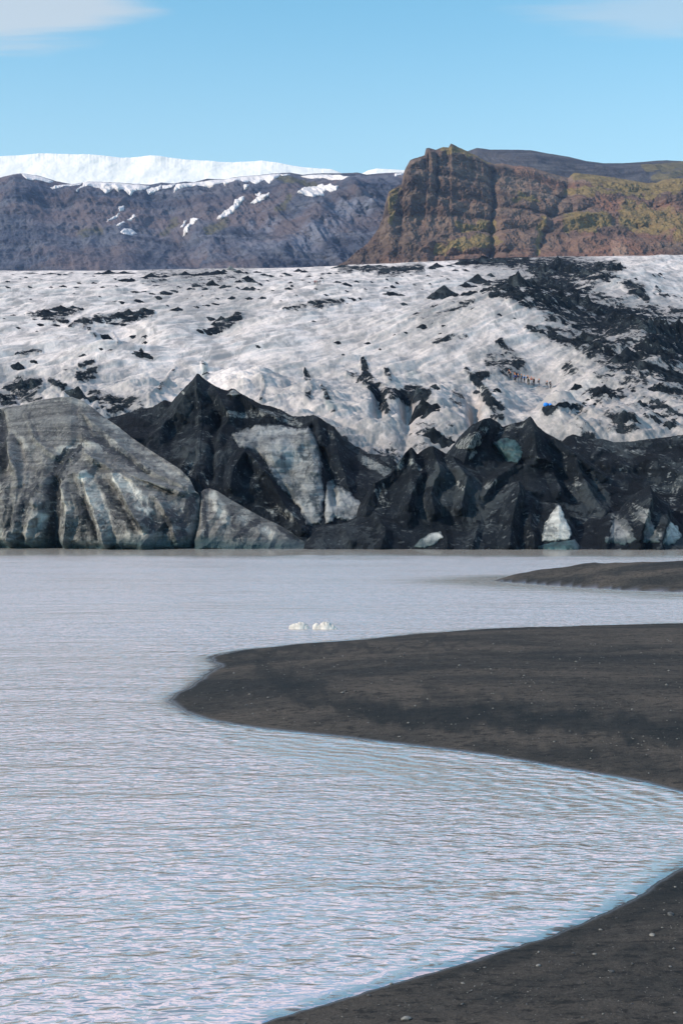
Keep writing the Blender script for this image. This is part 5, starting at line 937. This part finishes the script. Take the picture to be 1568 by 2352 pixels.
# blue bundle
u, v = (1800+990/3.92)*.6125, (1320+806/3.92)*.6125; Y = hit(u, v)
def bundle():
    bm = bmesh.new()
    for cx, rx, rz in ((-.26, .40, .33), (.33, .29, .27)):
        r = bmesh.ops.create_icosphere(bm, subdivisions=4, radius=1.)
        for w in r['verts']:
            c = w.co.copy(); n = float(fbm(c.x*1.5+cx*9, c.y*1.5, c.z*1.5, 3)); w.co = (cx+c.x*rx*(1+.25*n), c.y*.32*(1+.25*n), max(0, rz*.85+c.z*rz*(1+.3*n)))
    me = bpy.data.meshes.new('bag'); bm.to_mesh(me); bm.free(); me.polygons.foreach_set('use_smooth', [True]*len(me.polygons)); return me
bmh = bundle(); bmh.materials.append(mat_simple('blue_nylon', (.01, .22, .75), .5, 6, .3, .6, .03))
o = link('bundle', bmh, label='bright blue two lobed bundle lying on the ice below the hikers', cat='bundle', loc=((u-CX)/F*Y, Y, float(G(u, Y))-.03)); o.scale = (1.15,)*3
st = bpy.data.meshes.new('strap'); bm = bmesh.new()
for i in range(12):
    a = math.pi*i/11
    for dx in (-.03, .03): bm.verts.new((.1+dx, math.cos(a)*.27, .03+math.sin(a)*.47))
bm.verts.ensure_lookup_table()
for i in range(11): bm.faces.new([bm.verts[2*i+k] for k in (0, 1, 3, 2)])
bmesh.ops.solidify(bm, geom=bm.faces[:], thickness=.015); bm.to_mesh(st); bm.free(); st.materials.append(cloth['navy']); link('strap', st, o)

# ------------------------------------------------------------------ air
hz = bpy.data.materials.new('haze_air'); hz.use_nodes = True; hz.node_tree.nodes.clear()
ho = hz.node_tree.nodes.new('ShaderNodeOutputMaterial'); pv = hz.node_tree.nodes.new('ShaderNodeVolumePrincipled')
pv.inputs['Color'].default_value = (.42, .58, .98, 1); pv.inputs['Density'].default_value = .00005; pv.inputs['Anisotropy'].default_value = .1
hz.node_tree.links.new(pv.outputs[0], ho.inputs['Volume'])
bm = bmesh.new(); bmesh.ops.create_cube(bm, size=1)
for w in bm.verts: w.co = (w.co.x*11000, 2000+w.co.y*4400, 410+(w.co.z)*832)
me = bpy.data.meshes.new('haze'); bm.to_mesh(me); bm.free(); me.materials.append(hz); link('haze', me, kind='stuff')

# ------------------------------------------------------------------ light, sky, camera
SUN_EL, SUN_DIR = math.radians(34), (-.88, -.36)
az = math.atan2(SUN_DIR[0], SUN_DIR[1])
sv = (math.cos(SUN_EL)*math.sin(az), math.cos(SUN_EL)*math.cos(az), math.sin(SUN_EL))
sl = bpy.data.lights.new('sun', 'SUN'); sl.energy = 4.0; sl.angle = math.radians(1.5); sl.color = (1, .85, .70)
so = bpy.data.objects.new('sun', sl); COL.objects.link(so)
from mathutils import Vector
so.rotation_euler = Vector(sv).to_track_quat('Z', 'Y').to_euler()
w = bpy.data.worlds.new('World'); sc.world = w; w.use_nodes = True; nt = w.node_tree; nt.nodes.clear()
class WN(NT):
    def __init__(s): s.t = nt
t = WN()
sky = t.n('TexSky', sky_type='NISHITA', sun_disc=False, sun_elevation=SUN_EL, sun_rotation=az, altitude=100, air_density=1.0, dust_density=.3, ozone_density=2.2)
tint = t.mix(1., sky.outputs[0], (.92, 1.37, 1.21, 1), 'MULTIPLY')
d = t.n('TexCoord').outputs['Generated']
sep = t.n('SeparateXYZ', {0: d}); X_, Y_, Z_ = sep.outputs
# high cloud deck overhead, thinning to open sky towards the mountains
den = t.math('ADD', t.math('ABSOLUTE', Z_), .12)
cv = t.n('CombineXYZ', {0: t.math('DIVIDE', X_, den), 1: t.math('DIVIDE', Y_, den), 2: 0.})
cn = t.noise(cv.outputs[0], 3.6, 6, .55, .5)
wisp = t.noise(t.mapping(cv.outputs[0], (.8, 2.6, 1), (0, 0, .25)), 1.6, 6, .6, .4)
deck = t.math('MULTIPLY', t.math('MULTIPLY', t.ramp(t.math('ADD', Z_, t.math('MULTIPLY', t.math('SUBTRACT', wisp, .5), .10)), .355, .42), t.ramp(Z_, .80, .60)), t.math('MULTIPLY', t.ramp(cn, .36, .54), t.ramp(Y_, -.05, .35)))
def blob(ax, el, sx, se, k):
    a_ = t.math('ARCTAN2', X_, Y_); e_ = t.math('ARCSINE', Z_)
    q = t.math('ADD', t.math('POWER', t.math('DIVIDE', t.math('SUBTRACT', a_, ax), sx), 2.), t.math('POWER', t.math('DIVIDE', t.math('SUBTRACT', e_, el), se), 2.))
    return t.math('MULTIPLY', t.ramp(t.math('ADD', q, t.math('MULTIPLY', t.math('SUBTRACT', wisp, .5), 3.4)), 1.15, .1), k)
R = math.radians
tint = t.mix(t.ramp(Z_, .36, .17, 0., .34), tint, (4.6, 4.75, 4.7, 1))
tint = t.mix(t.math('MULTIPLY', t.ramp(Z_, .35, .48), t.ramp(Z_, .75, .58)), tint, t.mix(1., tint, (1.15, 1.3, 1.55, 1), 'MULTIPLY'))
m = t.math('MAXIMUM', 0., t.math('MAXIMUM', blob(R(-14), R(18.9), R(5.6), R(1.7), .46), blob(R(14), R(19.3), R(7.5), R(1.5), .26)))
skyc = t.mix(deck, t.mix(m, tint, (5.4, 4.7, 4.2, 1)), (8.2, 6.8, 7.8, 1))
bg = t.n('Background', {'Color': skyc, 'Strength': .15}); wo = t.n('OutputWorld'); nt.links.new(bg.outputs[0], wo.inputs[0])
cam = bpy.data.cameras.new('camera'); co = bpy.data.objects.new('camera', cam); COL.objects.link(co)
co.location = (0, 0, CAMZ); co.rotation_euler = (math.pi/2, 0, 0)
cam.sensor_fit = 'VERTICAL'; cam.sensor_height = 36; cam.lens = 50*3267/3266.67; cam.shift_y = -(1176-HZ)/2352
cam.clip_start = .1; cam.clip_end = 40000; sc.camera = co
sc.view_settings.view_transform = 'Standard'; sc.view_settings.look = 'None'; sc.view_settings.exposure = .25; sc.view_settings.gamma = 1
sc.cycles.volume_bounces = 0; sc.cycles.max_bounces = 8
